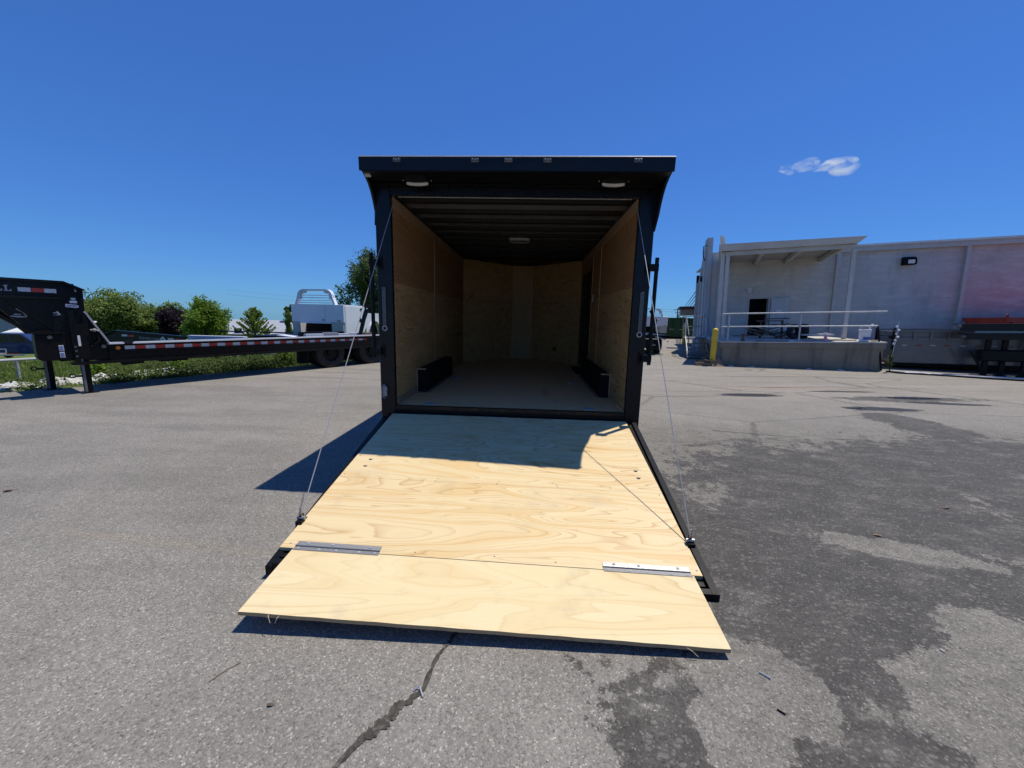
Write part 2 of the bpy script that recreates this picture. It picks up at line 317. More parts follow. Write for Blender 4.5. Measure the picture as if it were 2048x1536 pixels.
def blockwall():
    """Painted concrete block: blue-grey coat, paler scuffs, pink bounce light and flare painted in towards the right end."""
    t = NT('painted_block'); co = t.coord(); P = t.xyz(co)
    c = t.ramp(t.noise(co, .5, 5, .6), [(.3, (.47, .455, .42)), (.7, (.54, .52, .48))])
    pk = t.smooth(t.math('ADD', P[0], t.math('MULTIPLY', t.math('SUBTRACT', t.noise(co, .7, 6, .65), .5), 2.5)), 7.0, 9.8)
    c = t.mix(t.math('MULTIPLY', pk, .6), c, (.52, .40, .39))
    lowr = t.math('MULTIPLY', t.smooth(P[0], 8.6, 10.2), t.smooth(P[2], 3.6, 1.6))
    c = t.mix(t.math('MULTIPLY', lowr, .55), c, (.48, .27, .27))  # reddish flare and container bounce put into the wall colour low at right
    br = t.node('ShaderNodeTexBrick'); t.l.new(t.mapping(co, rot=(R(-90), 0, 0)), br.inputs['Vector'])
    br.inputs['Scale'].default_value = 1.; br.inputs['Mortar Size'].default_value = .006; br.inputs['Brick Width'].default_value = .4; br.inputs['Row Height'].default_value = .2
    wear = t.noise(t.mapping(co, scale=(.8, 1, 3.5)), 1.6, 7, .7)
    c = t.mix(t.math('MULTIPLY', t.ramp(wear, [(.48, 0.), (.66, 1.)]), .55), c, (.66, .645, .62))
    gr = t.noise(t.mapping(co, scale=(1.3, 1, .45), loc=(3, 0, 7)), 1.4, 8, .72)
    c = t.mix(t.math('MULTIPLY', t.ramp(gr, [(.50, 0.), (.70, 1.)]), .5), c, (.30, .285, .27))
    peel = t.math('MULTIPLY', br.outputs['Fac'], t.ramp(t.noise(co, 1.1, 6, .7), [(.56, 0.), (.64, 1.)]))
    c = t.mix(t.math('MULTIPLY', peel, .4), c, (.10, .09, .09))
    t.set(Base_Color=c, Roughness=.75)
    t.bump(t.math('ADD', t.math('MULTIPLY', br.outputs['Fac'], -1.), t.math('MULTIPLY', t.noise(co, 30, 3), .3)), .3, .008); return t.m
MAT['painted_block'] = blockwall()
MAT['grey_trim'] = simple('grey_trim', (.50, .485, .45), .55, var=.08, scale=3, dirt=.25, dirtcol=(.2,.19,.18))
MAT['soffit'] = simple('soffit', (.40, .38, .34), .8, var=.12, scale=3, dirt=.35, dirtcol=(.15,.13,.1))
MAT['door_paint'] = simple('door_paint', (.46, .49, .52), .45, var=.06, scale=3, dirt=.2)
MAT['stucco'] = simple('stucco', (.42, .43, .45), .85, var=.08, scale=2, bump=.2, dirt=.2)

# ------------------------------------------------------------------ mesh helpers
class MB:
    def __init__(s): s.v = []; s.f = []; s.mi = []; s.cur = 0
    def add(s, vs, fs):
        k = len(s.v); s.v += [tuple(float(x) for x in v) for v in vs]; s.f += [tuple(i+k for i in f) for f in fs]; s.mi += [s.cur]*len(fs); return s
    def hexa(s, c):   # 8 corners: bottom 4 ccw, top 4 ccw
        return s.add(c, [(3,2,1,0),(4,5,6,7),(0,1,5,4),(1,2,6,5),(2,3,7,6),(3,0,4,7)])
    def box(s, x0, x1, y0, y1, z0, z1):
        if x0 > x1: x0, x1 = x1, x0
        if y0 > y1: y0, y1 = y1, y0
        if z0 > z1: z0, z1 = z1, z0
        return s.hexa([(x0,y0,z0),(x1,y0,z0),(x1,y1,z0),(x0,y1,z0),(x0,y0,z1),(x1,y0,z1),(x1,y1,z1),(x0,y1,z1)])
    def bar(s, p0, p1, w, h=None, up=(0,0,1)):
        h = h or w; p0 = Vector(p0); p1 = Vector(p1); d = (p1-p0).normalized(); u = Vector(up)
        if abs(d.dot(u)) > .99: u = Vector((1,0,0))
        a = d.cross(u).normalized()*(w/2); b = a.cross(d).normalized()*(h/2)
        return s.hexa([p0-a-b, p0+a-b, p1+a-b, p1-a-b, p0-a+b, p0+a+b, p1+a+b, p1-a+b])
    def tube(s, pts, r, n=8, cap=True):
        pts = [Vector(p) for p in pts]; rings = []; prev = None
        for i, p in enumerate(pts):
            d = (pts[min(i+1, len(pts)-1)] - pts[max(i-1, 0)]).normalized()
            if prev is None:
                u = Vector((0,0,1)) if abs(d.z) < .95 else Vector((1,0,0)); a = d.cross(u).normalized()
            else: a = (prev - d*prev.dot(d)).normalized()
            prev = a; b = d.cross(a); rr = r[i] if isinstance(r, (list, tuple)) else r
            rings.append([p + (a*math.cos(2*math.pi*k/n) + b*math.sin(2*math.pi*k/n))*rr for k in range(n)])
        vs = [q for g in rings for q in g]; fs = []
        for i in range(len(pts)-1):
            for k in range(n): fs.append((i*n+k, i*n+(k+1)%n, (i+1)*n+(k+1)%n, (i+1)*n+k))
        if cap: fs.append(tuple(range(n-1, -1, -1))); fs.append(tuple((len(pts)-1)*n+k for k in range(n)))
        return s.add(vs, fs)
    def prism(s, poly, axis, a0, a1):
        """poly of 2D points extruded along axis ('x','y','z') from a0 to a1; remaining axes in xyz order."""
        def P(p, a): return {'x': (a, p[0], p[1]), 'y': (p[0], a, p[1]), 'z': (p[0], p[1], a)}[axis]
        n = len(poly); vs = [P(p, a0) for p in poly] + [P(p, a1) for p in poly]
        fs = [tuple(range(n)), tuple(range(2*n-1, n-1, -1))] + [((i+1) % n, i, n+i, n+(i+1) % n) for i in range(n)]
        return s.add(vs, fs)
    def disc(s, c, nrm, r, th, n=14, r2=None):
        c = Vector(c); nrm = Vector(nrm).normalized()
        return s.tube([c, c+nrm*th], [r, r2 if r2 is not None else r], n)
    def ball(s, c, r, n=10, m=6, sx=1, sy=1, sz=1, zmin=-1.):
        vs = []; fs = []
        for i in range(m+1):
            ph = math.asin(zmin) + (math.pi/2 - math.asin(zmin))*i/m
            for k in range(n):
                th = 2*math.pi*k/n; vs.append((c[0]+r*sx*math.cos(ph)*math.cos(th), c[1]+r*sy*math.cos(ph)*math.sin(th), c[2]+r*sz*math.sin(ph)))
        for i in range(m):
            for k in range(n): fs.append((i*n+k, i*n+(k+1)%n, (i+1)*n+(k+1)%n, (i+1)*n+k))
        return s.add(vs, fs)
    def ring(s, c, nrm, r, rt, n=16, m=6):
        c = Vector(c); nrm = Vector(nrm).normalized(); u = Vector((0,0,1)) if abs(nrm.z) < .9 else Vector((1,0,0)); a = nrm.cross(u).normalized(); b = nrm.cross(a); vs = []; fs = []
        for i in range(n):
            t = 2*math.pi*i/n; d = a*math.cos(t)+b*math.sin(t)
            for k in range(m):
                q = 2*math.pi*k/m; vs.append(c + d*(r+rt*math.cos(q)) + nrm*(rt*math.sin(q)))
        for i in range(n):
            for k in range(m): fs.append((i*m+k, ((i+1)%n)*m+k, ((i+1)%n)*m+(k+1)%m, i*m+(k+1)%m))
        return s.add(vs, fs)
    def tyre(s, c, r, w, hub=.58, n=28):
        """tyre cross-section revolved about local Y"""
        prof = [(hub*r, -w*.42), (r*.80, -w*.5), (r*.94, -w*.47), (r, -w*.36), (r, w*.36), (r*.94, w*.47), (r*.80, w*.5), (hub*r, w*.42)]
        vs = []; fs = []; m = len(prof)
        for i in range(n):
            t = 2*math.pi*i/n
            for pr, py in prof: vs.append((c[0]+pr*math.cos(t), c[1]+py, c[2]+pr*math.sin(t)))
        for i in range(n):
            for k in range(m): fs.append((i*m+k, i*m+(k+1)%m, ((i+1)%n)*m+(k+1)%m, ((i+1)%n)*m+k))
        return s.add(vs, fs)
    def build(s, name, mat, parent=None, smooth=False, bevel=0., kind=None, label=None):
        me = bpy.data.meshes.new(name); me.from_pydata(s.v, [], s.f)
        for m in (mat if isinstance(mat, (list, tuple)) else [mat]): me.materials.append(MAT[m])
        if isinstance(mat, (list, tuple)): me.polygons.foreach_set('material_index', s.mi)
        bm = bmesh.new(); bm.from_mesh(me); bmesh.ops.recalc_face_normals(bm, faces=bm.faces)
        if bevel: bmesh.ops.bevel(bm, geom=bm.edges[:], offset=bevel, segments=1, affect='EDGES', clamp_overlap=True)
        bm.to_mesh(me); bm.free()
        if smooth:
            me.polygons.foreach_set('use_smooth', [True]*len(me.polygons))
            try: me.set_sharp_from_angle(angle=R(38))
            except Exception: pass
        return link(name, me, parent, kind, label)
def link(name, me, parent=None, kind=None, label=None):
    o = bpy.data.objects.new(name, me); COL.objects.link(o)
    if parent is not None: o.parent = parent
    if kind: o['kind'] = kind
    if label: o['label'] = label
    return o
def tag(o, label, cat, group=None, kind=None):
    o['label'] = label; o['category'] = cat
    if group: o['group'] = group
    if kind: o['kind'] = kind
    return o
def thing(name, label, cat, loc=(0,0,0), rz=0., M=None, group=None):
    o = bpy.data.objects.new(name, None); COL.objects.link(o); o.empty_display_size = .2
    if M is not None: o.matrix_world = M
    else: o.location = loc; o.rotation_euler = (0, 0, rz)
    return tag(o, label, cat, group)
def part_copy(o, parent, loc=None, rot=None):
    c = o.copy(); COL.objects.link(c); c.parent = parent
    if loc is not None: c.location = loc
    if rot is not None: c.rotation_euler = rot
    return c
def text_mesh(name, body, size, mat, parent, M, depth=.003, label=None):
    cu = bpy.data.curves.new(name, 'FONT'); cu.body = body; cu.size = size; cu.extrude = depth
    tmp = bpy.data.objects.new(name+'_tmp', cu); COL.objects.link(tmp)
    dg = bpy.context.evaluated_depsgraph_get(); me = bpy.data.meshes.new_from_object(tmp.evaluated_get(dg))
    bpy.data.objects.remove(tmp); me.materials.clear(); me.materials.append(MAT[mat])
    o = link(name, me, parent, label=label); o.matrix_local = M
    return o

# ================================================================== SETTING: ground, field
EU = np.array([.493, .87]); EN = np.array([-.87, .493]); E0 = np.array([-7.9, 3.9])
def edge(t, s): p = E0 + EU*t + EN*s; return float(p[0]), float(p[1])
def s_of(x, y): return (x-E0[0])*EN[0] + (y-E0[1])*EN[1]
def lot_z(x, y): return .018*max(0., x-4.)
def field_z(x, y):
    s = s_of(x, y)
    return -.012 - .037*max(0., min(s, 75.)-2.) + .036*min(0., x+8.) + (.05*math.sin(x*.7)*math.sin(y*.53+1) if s > 1 else 0)
def grid_mesh(ts, ss, fz, name, mat, kind='structure', jit=0):
    vs = []; fs = []; r = np.random.default_rng(3)
    for i, t in enumerate(ts):
        for j, s in enumerate(ss):
            ss_ = s + (jit*float(r.normal()) if j == 0 else 0); x, y = edge(t, ss_); vs.append((x, y, fz(x, y)))
    m = len(ss)
    for i in range(len(ts)-1):
        for j in range(m-1): fs.append((i*m+j, (i+1)*m+j, (i+1)*m+j+1, i*m+j+1))
    b = MB(); b.add(vs, fs); return b.build(name, mat, kind=kind)
ts = [-60, -40, -25, -15] + list(np.arange(-9, 14, .25)) + [15, 20, 30, 45, 70, 110]
ground = grid_mesh(ts, [0] + [-1, -2, -4, -6, -8, -10, -12, -14, -17, -20, -24, -30, -40, -60, -90], lot_z, 'asphalt_lot', 'asphalt', jit=.05)
ts2 = [-300, -120, -60, -40, -30, -20, -14] + list(np.arange(-10, 16, 1.)) + [18, 24, 32, 45, 70, 110, 250]
field = grid_mesh(ts2, [-.5, .3, .8, 1.4, 2, 3, 4, 5, 6, 8, 10, 13, 16, 20, 25, 30, 38, 48, 60, 75, 110, 180], field_z, 'grass_field', 'grass_ground')
far = MB(); far.add([(x, y, -5.2+.036*min(x, 0)) for x, y in ((-6000,-4000),(0,-4000),(0,6000),(-6000,6000),(6000,-4000),(6000,6000))], [(0,1,2,3),(1,4,5,2)]); far.build('far_ground', 'grass_ground', kind='structure')

# crack with dark filler running from the ramp towards the camera (a part of the lot)
def strip(name, pts, widths, mat, z=.004, parent=None):
    vs = []; fs = []; r = np.random.default_rng(11); P = []
    for i in range(len(pts)-1):
        n = 10
        for k in range(n): f = k/n; P.append((pts[i][0]*(1-f)+pts[i+1][0]*f, pts[i][1]*(1-f)+pts[i+1][1]*f, widths[i]*(1-f)+widths[i+1]*f))
    P.append((*pts[-1], widths[-1]))
    nz_ = np.convolve(r.normal(size=len(P)+6), np.ones(4)/2., 'same'); wz = {sg: np.clip(1+.28*np.convolve(r.normal(size=len(P)+6), np.ones(3)/1.7, 'same'), .55, 1.5) for sg in (-1, 1)}
    for i, (x, y, w) in enumerate(P):
        a = P[max(0, i-1)]; b = P[min(len(P)-1, i+1)]; d = np.array([b[0]-a[0], b[1]-a[1]]); d /= np.linalg.norm(d); nn = np.array([-d[1], d[0]])
        c = np.array([x, y]) + nn*float(nz_[i+3])*w*.16
        for sg in (-1, 1):
            q = c + nn*sg*w*.5*float(wz[sg][i+3]); vs.append((q[0], q[1], lot_z(q[0], q[1])+z))
    for i in range(len(P)-1): fs.append((2*i, 2*i+2, 2*i+3, 2*i+1))
    b = MB(); b.add(vs, fs); return b.build(name, mat, parent)
strip('crack', [(-.09,-2.0),(-.109,-2.199),(-.162,-2.339),(-.194,-2.507),(-.236,-2.56),(-.29,-2.62),(-.325,-2.68),(-.37,-2.72),(-.43,-2.84)], [.022,.024,.016,.018,.026,.052,.045,.018,.014], 'crack_fill', parent=ground)
strip('crack', [(2.75,1.55),(3.3,1.42),(3.9,1.35),(4.6,1.28)], [.012,.02,.016,.01], 'crack_fill', parent=ground)
strip('crack', [(4.0,5.6),(5.6,5.3),(7.2,5.5),(9.0,5.3)], [.012,.02,.012,.012], 'crack_fill', parent=ground)
strip('crack', [(3.2,7.2),(5.5,7.0),(7.5,7.15),(10.,6.9)], [.012,.015,.02,.012], 'crack_fill', parent=ground)

# loose grit and pebbles on the lot
def stone(b, x, y, z, r, fl=.6):
    n = 6; vs = []; th0 = rng.uniform(0, 6)
    for k in range(n): q = th0+2*math.pi*k/n; rr = r*rng.uniform(.7, 1.15); vs.append((x+rr*math.cos(q), y+rr*math.sin(q), z-.1*r))
    for k in range(n): q = th0+2*math.pi*k/n+.3; rr = r*rng.uniform(.45, .8); vs.append((x+rr*math.cos(q), y+rr*math.sin(q), z+r*fl*rng.uniform(.6, 1.)))
    fs = [tuple(range(n, 2*n))] + [(k, (k+1)%n, n+(k+1)%n, n+k) for k in range(n)]
    b.add(vs, fs)
g = MB()
for _ in range(1500):
    x = rng.uniform(-6, 6); y = rng.uniform(-3.6, 4.5) if rng.random() < .5 else rng.uniform(-3.3, -.5)
    if abs(x) < 1.32 and y > -2.3: continue
    stone(g, x, y, lot_z(x, y), rng.choice([.003, .004, .005, .007], p=[.45, .3, .18, .07]))
for _ in range(260):
    x = rng.uniform(-3.2, -.4); y = rng.uniform(-3.0, -1.2)
    if abs(x) < 1.32 and y > -2.3: continue
    stone(g, x, y, 0, rng.choice([.004, .006, .009], p=[.55, .33, .12]))
tag(g.build('gravel', 'grit'), 'loose pale grit scattered over the asphalt', 'gravel', kind='stuff')

# ================================================================== FIELD DETAILS
gb = MB()
N = 42000
T = rng.uniform(-9, 9, N); S = 1.3 + 16*rng.random(N)**1.6
vs = np.zeros((N*3, 3)); 
for i in range(N):
    x, y = edge(T[i], S[i]); z = field_z(x, y); h = rng.uniform(.05, .15)*(1+.04*S[i]); w = .010*(1+.12*S[i]); a = rng.uniform(0, 6.3); lean = rng.normal(0, .35, 2)*h
    vs[3*i] = (x-w*math.cos(a), y-w*math.sin(a), z); vs[3*i+1] = (x+w*math.cos(a), y+w*math.sin(a), z); vs[3*i+2] = (x+lean[0], y+lean[1], z+h)
gb.v = [tuple(v) for v in vs]; gb.f = [(3*i, 3*i+1, 3*i+2) for i in range(N)]; gb.mi = [0]*N
def raw_build(b, name, mat, parent=None, kind=None):
    me = bpy.data.meshes.new(name); me.from_pydata(b.v, [], b.f); me.materials.append(MAT[mat]); return link(name, me, parent, kind)
tag(raw_build(gb, 'grass', 'blade'), 'sunlit mown grass in the field beyond the rocks', 'grass', kind='stuff')

def leaf_quads(pts, size, r, flat=.5):
    """small folded leaves at given points"""
    n = len(pts); a = r.normal(size=(n, 3)); a /= np.linalg.norm(a, axis=1)[:, None]
    b = r.normal(size=(n, 3)); b[:, 2] *= flat; b -= a*np.sum(a*b, 1)[:, None]; b /= np.linalg.norm(b, axis=1)[:, None]
    L = (size*r.uniform(.6, 1.3, n))[:, None]
    p = np.asarray(pts); nrm = np.cross(a, b)
    v = np.stack([p-a*L*.5, p+b*L*.28+nrm*L*.08, p+a*L*.5, p-b*L*.28+nrm*L*.08], 1).reshape(-1, 3)
    return [tuple(q) for q in v], [(4*i, 4*i+1, 4*i+2, 4*i+3) for i in range(n)]
wb = MB(); P_ = []
r2 = np.random.default_rng(21)
for _ in range(1000):
    t = r2.uniform(-6.5, 10); 
    if r2.random() > (.3 if t < -.5 else 1.): continue
    s = r2.uniform(.05, 1.5) if t > 1.2 else r2.choice([r2.uniform(.05, .4), r2.uniform(1.6, 2.3)]); x, y = edge(t, s); h = r2.uniform(.1, .36) if t > .8 else r2.uniform(.05, .18)
    n = int(40 + 160*h)
    q = np.stack([x + r2.normal(0, .10, n), y + r2.normal(0, .10, n), field_z(x, y) + np.abs(r2.normal(0, h*.6, n))], 1); P_.append(q)
v_, f_ = leaf_quads(np.concatenate(P_), .055, r2); wb.add(v_, f_)
tag(raw_build(wb, 'weeds', 'leaf_weed'), 'ragged green weeds along the edge of the asphalt', 'weeds', kind='stuff')

def weed(name, label, t, s, h, n, leaf, mat='leaf_bright', spread=.5):
    x, y = edge(t, s); z = field_z(x, y); o = thing(name, label, 'plant', (x, y, z)); r = np.random.default_rng(int(abs(t*100))+5)
    st = MB(); pts = []
    for k in range(7):
        a = r.uniform(0, 6.3); tip = np.array([math.cos(a)*h*spread*r.uniform(.2, 1), math.sin(a)*h*spread*r.uniform(.2, 1), h*r.uniform(.6, 1)])
        st.tube([(0,0,0), tuple(tip*.5+np.array([0,0,h*.1])), tuple(tip)], [.008, .006, .003], 5)
        m = n//7; f = r.uniform(.15, 1, m)[:, None]; pts.append(tip[None]*f + r.normal(0, h*.13, (m, 3)))
    st.build('stem', 'leaf_dark', o); b = MB(); v, f = leaf_quads(np.concatenate(pts), leaf, r); b.add(v, f); c = raw_build(b, 'leaves', mat, o, 'stuff')
    return o
weed('broadleaf_weed', 'tall leafy weed in front of the blue steel frame under the flatbed', 3.4, .55, .62, 520, .10)
weed('broadleaf_weed', 'spreading weed among the white rocks behind the black jack legs', -.3, 1.5, .42, 260, .09)
weed('broadleaf_weed', 'bushy weed at the right end of the white rocks', 1.1, 1.3, .5, 320, .08)
weed('broadleaf_weed', 'low weed between the flatbed tyres', 4.35, .5, .38, 220, .07)

# white riprap rocks, each its own object sharing six meshes
rock_me = []
for k in range(6):
    bm = bmesh.new(); bmesh.ops.create_icosphere(bm, subdivisions=2, radius=1.)
    rr = np.random.default_rng(50+k); dirs = rr.normal(size=(7, 3)); dirs /= np.linalg.norm(dirs, axis=1)[:, None]; cut = rr.uniform(.55, .85, 7)
    for v in bm.verts:
        p = np.array(v.co)
        for d, c in zip(dirs, cut):
            e = p@d
            if e > c: p = p - d*(e-c)
        v.co = p*(1+rr.normal(0, .02))
    me = bpy.data.meshes.new('rock'); bm.to_mesh(me); bm.free(); me.materials.append(MAT['rock_white']); rock_me.append(me)
for i in range(300):
    t = rng.uniform(-5, 3.2); s = rng.uniform(.3, 1.75)
    if t > 1.2 and rng.random() < .5: continue
    x, y = edge(t, s); sz = rng.uniform(.05, .15) if t < -.3 else rng.uniform(.04, .10)
    o = link('rock', rock_me[i % 6]); o.location = (x, y, field_z(x, y)+sz*.2); o.rotation_euler = (rng.uniform(-.4, .4), rng.uniform(-.4, .4), rng.uniform(0, 6.3)); o.scale = (sz*rng.uniform(.9, 1.5), sz*rng.uniform(.8, 1.1), sz*rng.uniform(.5, .8))
    tag(o, 'broken white rock lying in the riprap strip beside the asphalt', 'rock', 'white riprap rocks beside the asphalt')

# pipe fence along the field
pf = thing('pipe_fence', 'low grey pipe fence running through the grass behind the white rocks', 'fence', (-10.5, 3.9, 0))
fp = [(-14.5, -3.4), (-12.5, .2), (-10.51, 3.85), (-10.15, 4.72), (-9.55, 6.25), (-8.9, 8.0)]
fa = [(p[0]+10.5, p[1]-3.9) for p in fp]
zf = [field_z(*p) for p in fp]
b = MB(); b.tube([(fa[i][0], fa[i][1], .42 + (-.06)) for i in range(len(fa))], .032, 8); b.build('rail', 'fence_pipe', pf, True)
for i, p in enumerate(fa): b = MB(); b.tube([(p[0], p[1], -.35), (p[0], p[1], .34)], .028, 8); b.build('post', 'fence_pipe', pf, True)

def tree(name, label, loc, crown, leafmat, n, leaf, trunk_r, seed, group=None, lobes=16, hang=.0):
    """crown: (dx, dy, z_centre, rx, ry, rz) above the tree foot"""
    r = np.random.default_rng(seed); x, y = loc; z = field_z(x, y) - .05
    o = thing(name, label, 'tree', (x, y, z), group=group); cx, cy, cz, rx, ry, rz = crown
    C_ = []
    for k in range(lobes):
        d = r.normal(size=3); d /= np.linalg.norm(d); rad = r.uniform(.3, .78)
        C_.append((cx+d[0]*rx*rad, cy+d[1]*ry*rad, cz+d[2]*rz*rad, r.uniform(.25, .45)))
    b = MB(); fork = cz - rz*.55
    b.tube([(0,0,0), (.05*trunk_r, 0, fork*.5), (cx*.5, cy*.5, fork)], [trunk_r*1.25, trunk_r, trunk_r*.75], 8)
    for c in C_[:9]:
        mid = ((cx*.5+c[0])*.5+r.normal()*.1, (cy*.5+c[1])*.5, (fork+c[2])*.5+.1); b.tube([(cx*.5, cy*.5, fork-.05), mid, c[:3]], [trunk_r*.6, trunk_r*.35, trunk_r*.1], 6)
    b.build('trunk', 'trunk', o, True)
    pts = []
    m = n//lobes
    for c in C_:
        # each lobe is made of twig clumps, so gaps stay between them
        k = 26; dd = r.normal(size=(k, 3)); dd /= np.linalg.norm(dd, axis=1)[:, None]; rad = r.uniform(.35, 1.05, k)[:, None]
        cl = np.array(c[:3]) + dd*rad*np.array([rx, ry, rz])*c[3]
        idx = r.integers(0, k, m); pts.append(cl[idx] + r.normal(size=(m, 3))*np.array([rx, ry, rz])*c[3]*.17)
    pts = np.concatenate(pts); pts = pts[pts[:, 2] > .3]
    b = MB(); v, f = leaf_quads(pts, leaf, r); b.add(v, f); raw_build(b, 'crown', leafmat, o, 'stuff'); return o
tree('broadleaf_tree', 'broad green tree beside the upright of the gooseneck trailer', (-56.9, 50.), (0, 0, 4.2, 5.9, 5.0, 4.0), 'leaf_green', 30000, .36, .3, 1, lobes=40)
tree('broadleaf_tree', 'lower green tree merging with the broad tree on its right', (-52.3, 51.), (0, 0, 3.2, 4.2, 3.4, 3.0), 'leaf_green', 14000, .33, .22, 2, lobes=22)
tree('broadleaf_tree', 'green tree showing just right of the gooseneck neck, left of the broad tree', (-60.6, 49.), (0, 0, 3.7, 3.6, 3.2, 3.3), 'leaf_green', 13000, .33, .22, 12, lobes=22)
tree('purple_tree', 'dark purple-leaved tree between the two green trees', (-44.9, 45.), (0, 0, 2.7, 2.8, 2.5, 2.7), 'leaf_purple', 13000, .28, .18, 3, lobes=22)
tree('young_tree', 'bright green pointed young tree right of the purple tree', (-36.8, 40.2), (0, 0, 2.7, 2.7, 2.4, 2.95), 'leaf_bright', 15000, .26, .15, 4, lobes=24)
tree('tall_tree', 'tall dark green tree behind the white truck bed', (-16.2, 36.6), (0, 0, 5.1, 3.4, 2.8, 3.9), 'leaf_dark', 24000, .24, .2, 6, lobes=30)
tree('distant_tree', 'small distant dark tree peeping past the left end of the white truck bed', (-45.6, 70.2), (0, 0, 5.2, 1.1, 1.1, 1.5), 'leaf_dark', 2500, .3, .15, 8, lobes=8)
tree('young_tree', 'small leafy tree partly hidden behind the left post of the white truck bed', (-19.3, 27.5), (0, 0, 1.9, .55, .55, 1.1), 'leaf_green', 1800, .17, .06, 9, lobes=8)
for i, (x, y, h) in enumerate([(36, 92, 3.0)]):
    tree('distant_tree', ['low distant tree right of the utility pole'][i], (x, y), (0, 0, h*.62, h*.7, h*.5, h*.36), 'leaf_dark', 1500, .35, .12, 30+i, lobes=7)
# far-off belt of woods across the field, mostly hidden by the cargo trailer
rw = np.random.default_rng(77); pw = []
for k in range(60):
    x = rw.uniform(-74, 34); y = rw.uniform(165, 205); z0 = -5.2+.036*min(x, 0); h = rw.uniform(6, 10.5); m = 330
    d = rw.normal(size=(m, 3)); d /= np.linalg.norm(d, axis=1)[:, None]; rr_ = rw.uniform(.5, 1.05, m)[:, None]
    pw.append(np.array([x, y, z0+h*.5]) + d*rr_*np.array([h*.45, h*.35, h*.5]))
wq = MB(); v_, f_ = leaf_quads(np.concatenate(pw), 1.1, rw); wq.add(v_, f_)
tag(raw_build(wq, 'far_woods', 'leaf_dark'), 'far-off belt of green woods across the field', 'woods', kind='stuff')
# young conifer with upswept boughs
def conifer(x, y, h):
    z = field_z(x, y); o = thing('young_conifer', 'young conifer with upswept feathery boughs in front of the grey roof', 'tree', (x, y, z)); r = np.random.default_rng(17)
    b = MB(); b.tube([(0,0,0), (0,0,h)], [.08, .015], 7); pts = []
    for k in range(64):
        f = r.uniform(.12, .97); a = r.uniform(0, 6.3); L = (1-f)*1.75+.25; p0 = np.array([0, 0, h*f]); d = np.array([math.cos(a)*.86, math.sin(a)*.86, .62])
        p1 = p0 + d*L; b.tube([tuple(p0), tuple((p0+p1)/2 + np.array([0,0,-.06*L])), tuple(p1)], [.02, .012, .004], 5)
        m = int(70*L)+20; g_ = r.uniform(.1, 1.02, m)[:, None]; pts.append(p0+d*L*g_ + np.array([0,0,-.06*L])*np.sin(g_*3.1) + r.normal(0, .05, (m, 3))*(1.25-g_))
    b.build('trunk', 'trunk', o, True); q = MB(); v, f = leaf_quads(np.concatenate(pts), .15, r); q.add(v, f); raw_build(q, 'crown', 'leaf_conifer', o, 'stuff')
conifer(-22.4, 27.7, 1.72 - field_z(-22.4, 27.7))

# grey roofed building far behind the trees
def far_building():
    x0, y0 = -56.0, 65.; z0 = field_z(-45, 66)
    o = thing('metal_building', 'long low building with a grey metal roof behind the young conifer', 'building', (x0, y0, z0), R(2))
    e = -2.65 - z0; rdg = -.12 - z0; W = 26.
    b = MB(); b.box(0, W, 0, 9, -.5, e-.02); b.build('wall', 'siding', o)
    b = MB(); b.hexa([(-.4,-.4,e-.1),(W+.4,-.4,e-.1),(W+.4,4.5,rdg-.1),(-.4,4.5,rdg-.1),(-.4,-.4,e),(W+.4,-.4,e),(W+.4,4.5,rdg),(-.4,4.5,rdg)])
    b.hexa([(-.4,4.5,rdg-.1),(W+.4,4.5,rdg-.1),(W+.4,9.4,e-.1),(-.4,9.4,e-.1),(-.4,4.5,rdg),(W+.4,4.5,rdg),(W+.4,9.4,e),(-.4,9.4,e)])
    for k in range(0, 27): b.hexa([(k,-.4,e),(k+.06,-.4,e),(k+.06,4.5,rdg),(k,4.5,rdg),(k,-.4,e+.05),(k+.06,-.4,e+.05),(k+.06,4.5,rdg+.05),(k,4.5,rdg+.05)])
    b.build('roof', 'shingle_grey', o)
    for k in (3, 8, 13, 18, 22): q = MB(); q.box(k, k+1.4, -.03, .02, .9, 2.0); q.build('window', 'glass_dark', o)
far_building()
# house and shed seen under the gooseneck neck
def house():
    z0 = field_z(-60, 38.8); o = thing('house', 'grey sided house with a gable roof and dark windows, seen under the gooseneck neck', 'house', (-64.5, 37.5, z0), R(12))
    h = -.9 - z0 + .4; b = MB(); b.box(0, 8, 0, 9, -.5, h); b.prism([(0, h), (8, h), (4.0, h+2.0)], 'y', .02, 8.98); b.build('wall', 'siding', o)
    for sg in (0, 1):
        b = MB(); xs = [(-.4, h-.2), (4.0, h+2.02), (4.0, h+2.2), (-.4, h-.02)] if sg == 0 else [(8.4, h-.2), (4.0, h+2.02), (4.0, h+2.2), (8.4, h-.02)]
        b.prism(xs, 'y', -.35, 9.3); b.build('roof', 'shingle_grey', o)
    for x in (1.2, 5.6):
        w = MB(); w.box(x, x+1., -.04, .02, h-1.9, h-.7); wo_ = w.build('window', 'glass_dark', o); f = MB()
        for q in ((x-.06, x, h-1.96, h-.64), (x+1., x+1.06, h-1.96, h-.64), (x, x+1., h-.7, h-.64), (x, x+1., h-1.96, h-1.9)): f.box(q[0], q[1], -.06, .01, q[2], q[3])
        f.build('frame', 'white_paint', wo_)
    d = MB(); d.box(3.4, 4.4, -.04, .02, .1, 2.1); d.build('door', 'maroon', o)
house()
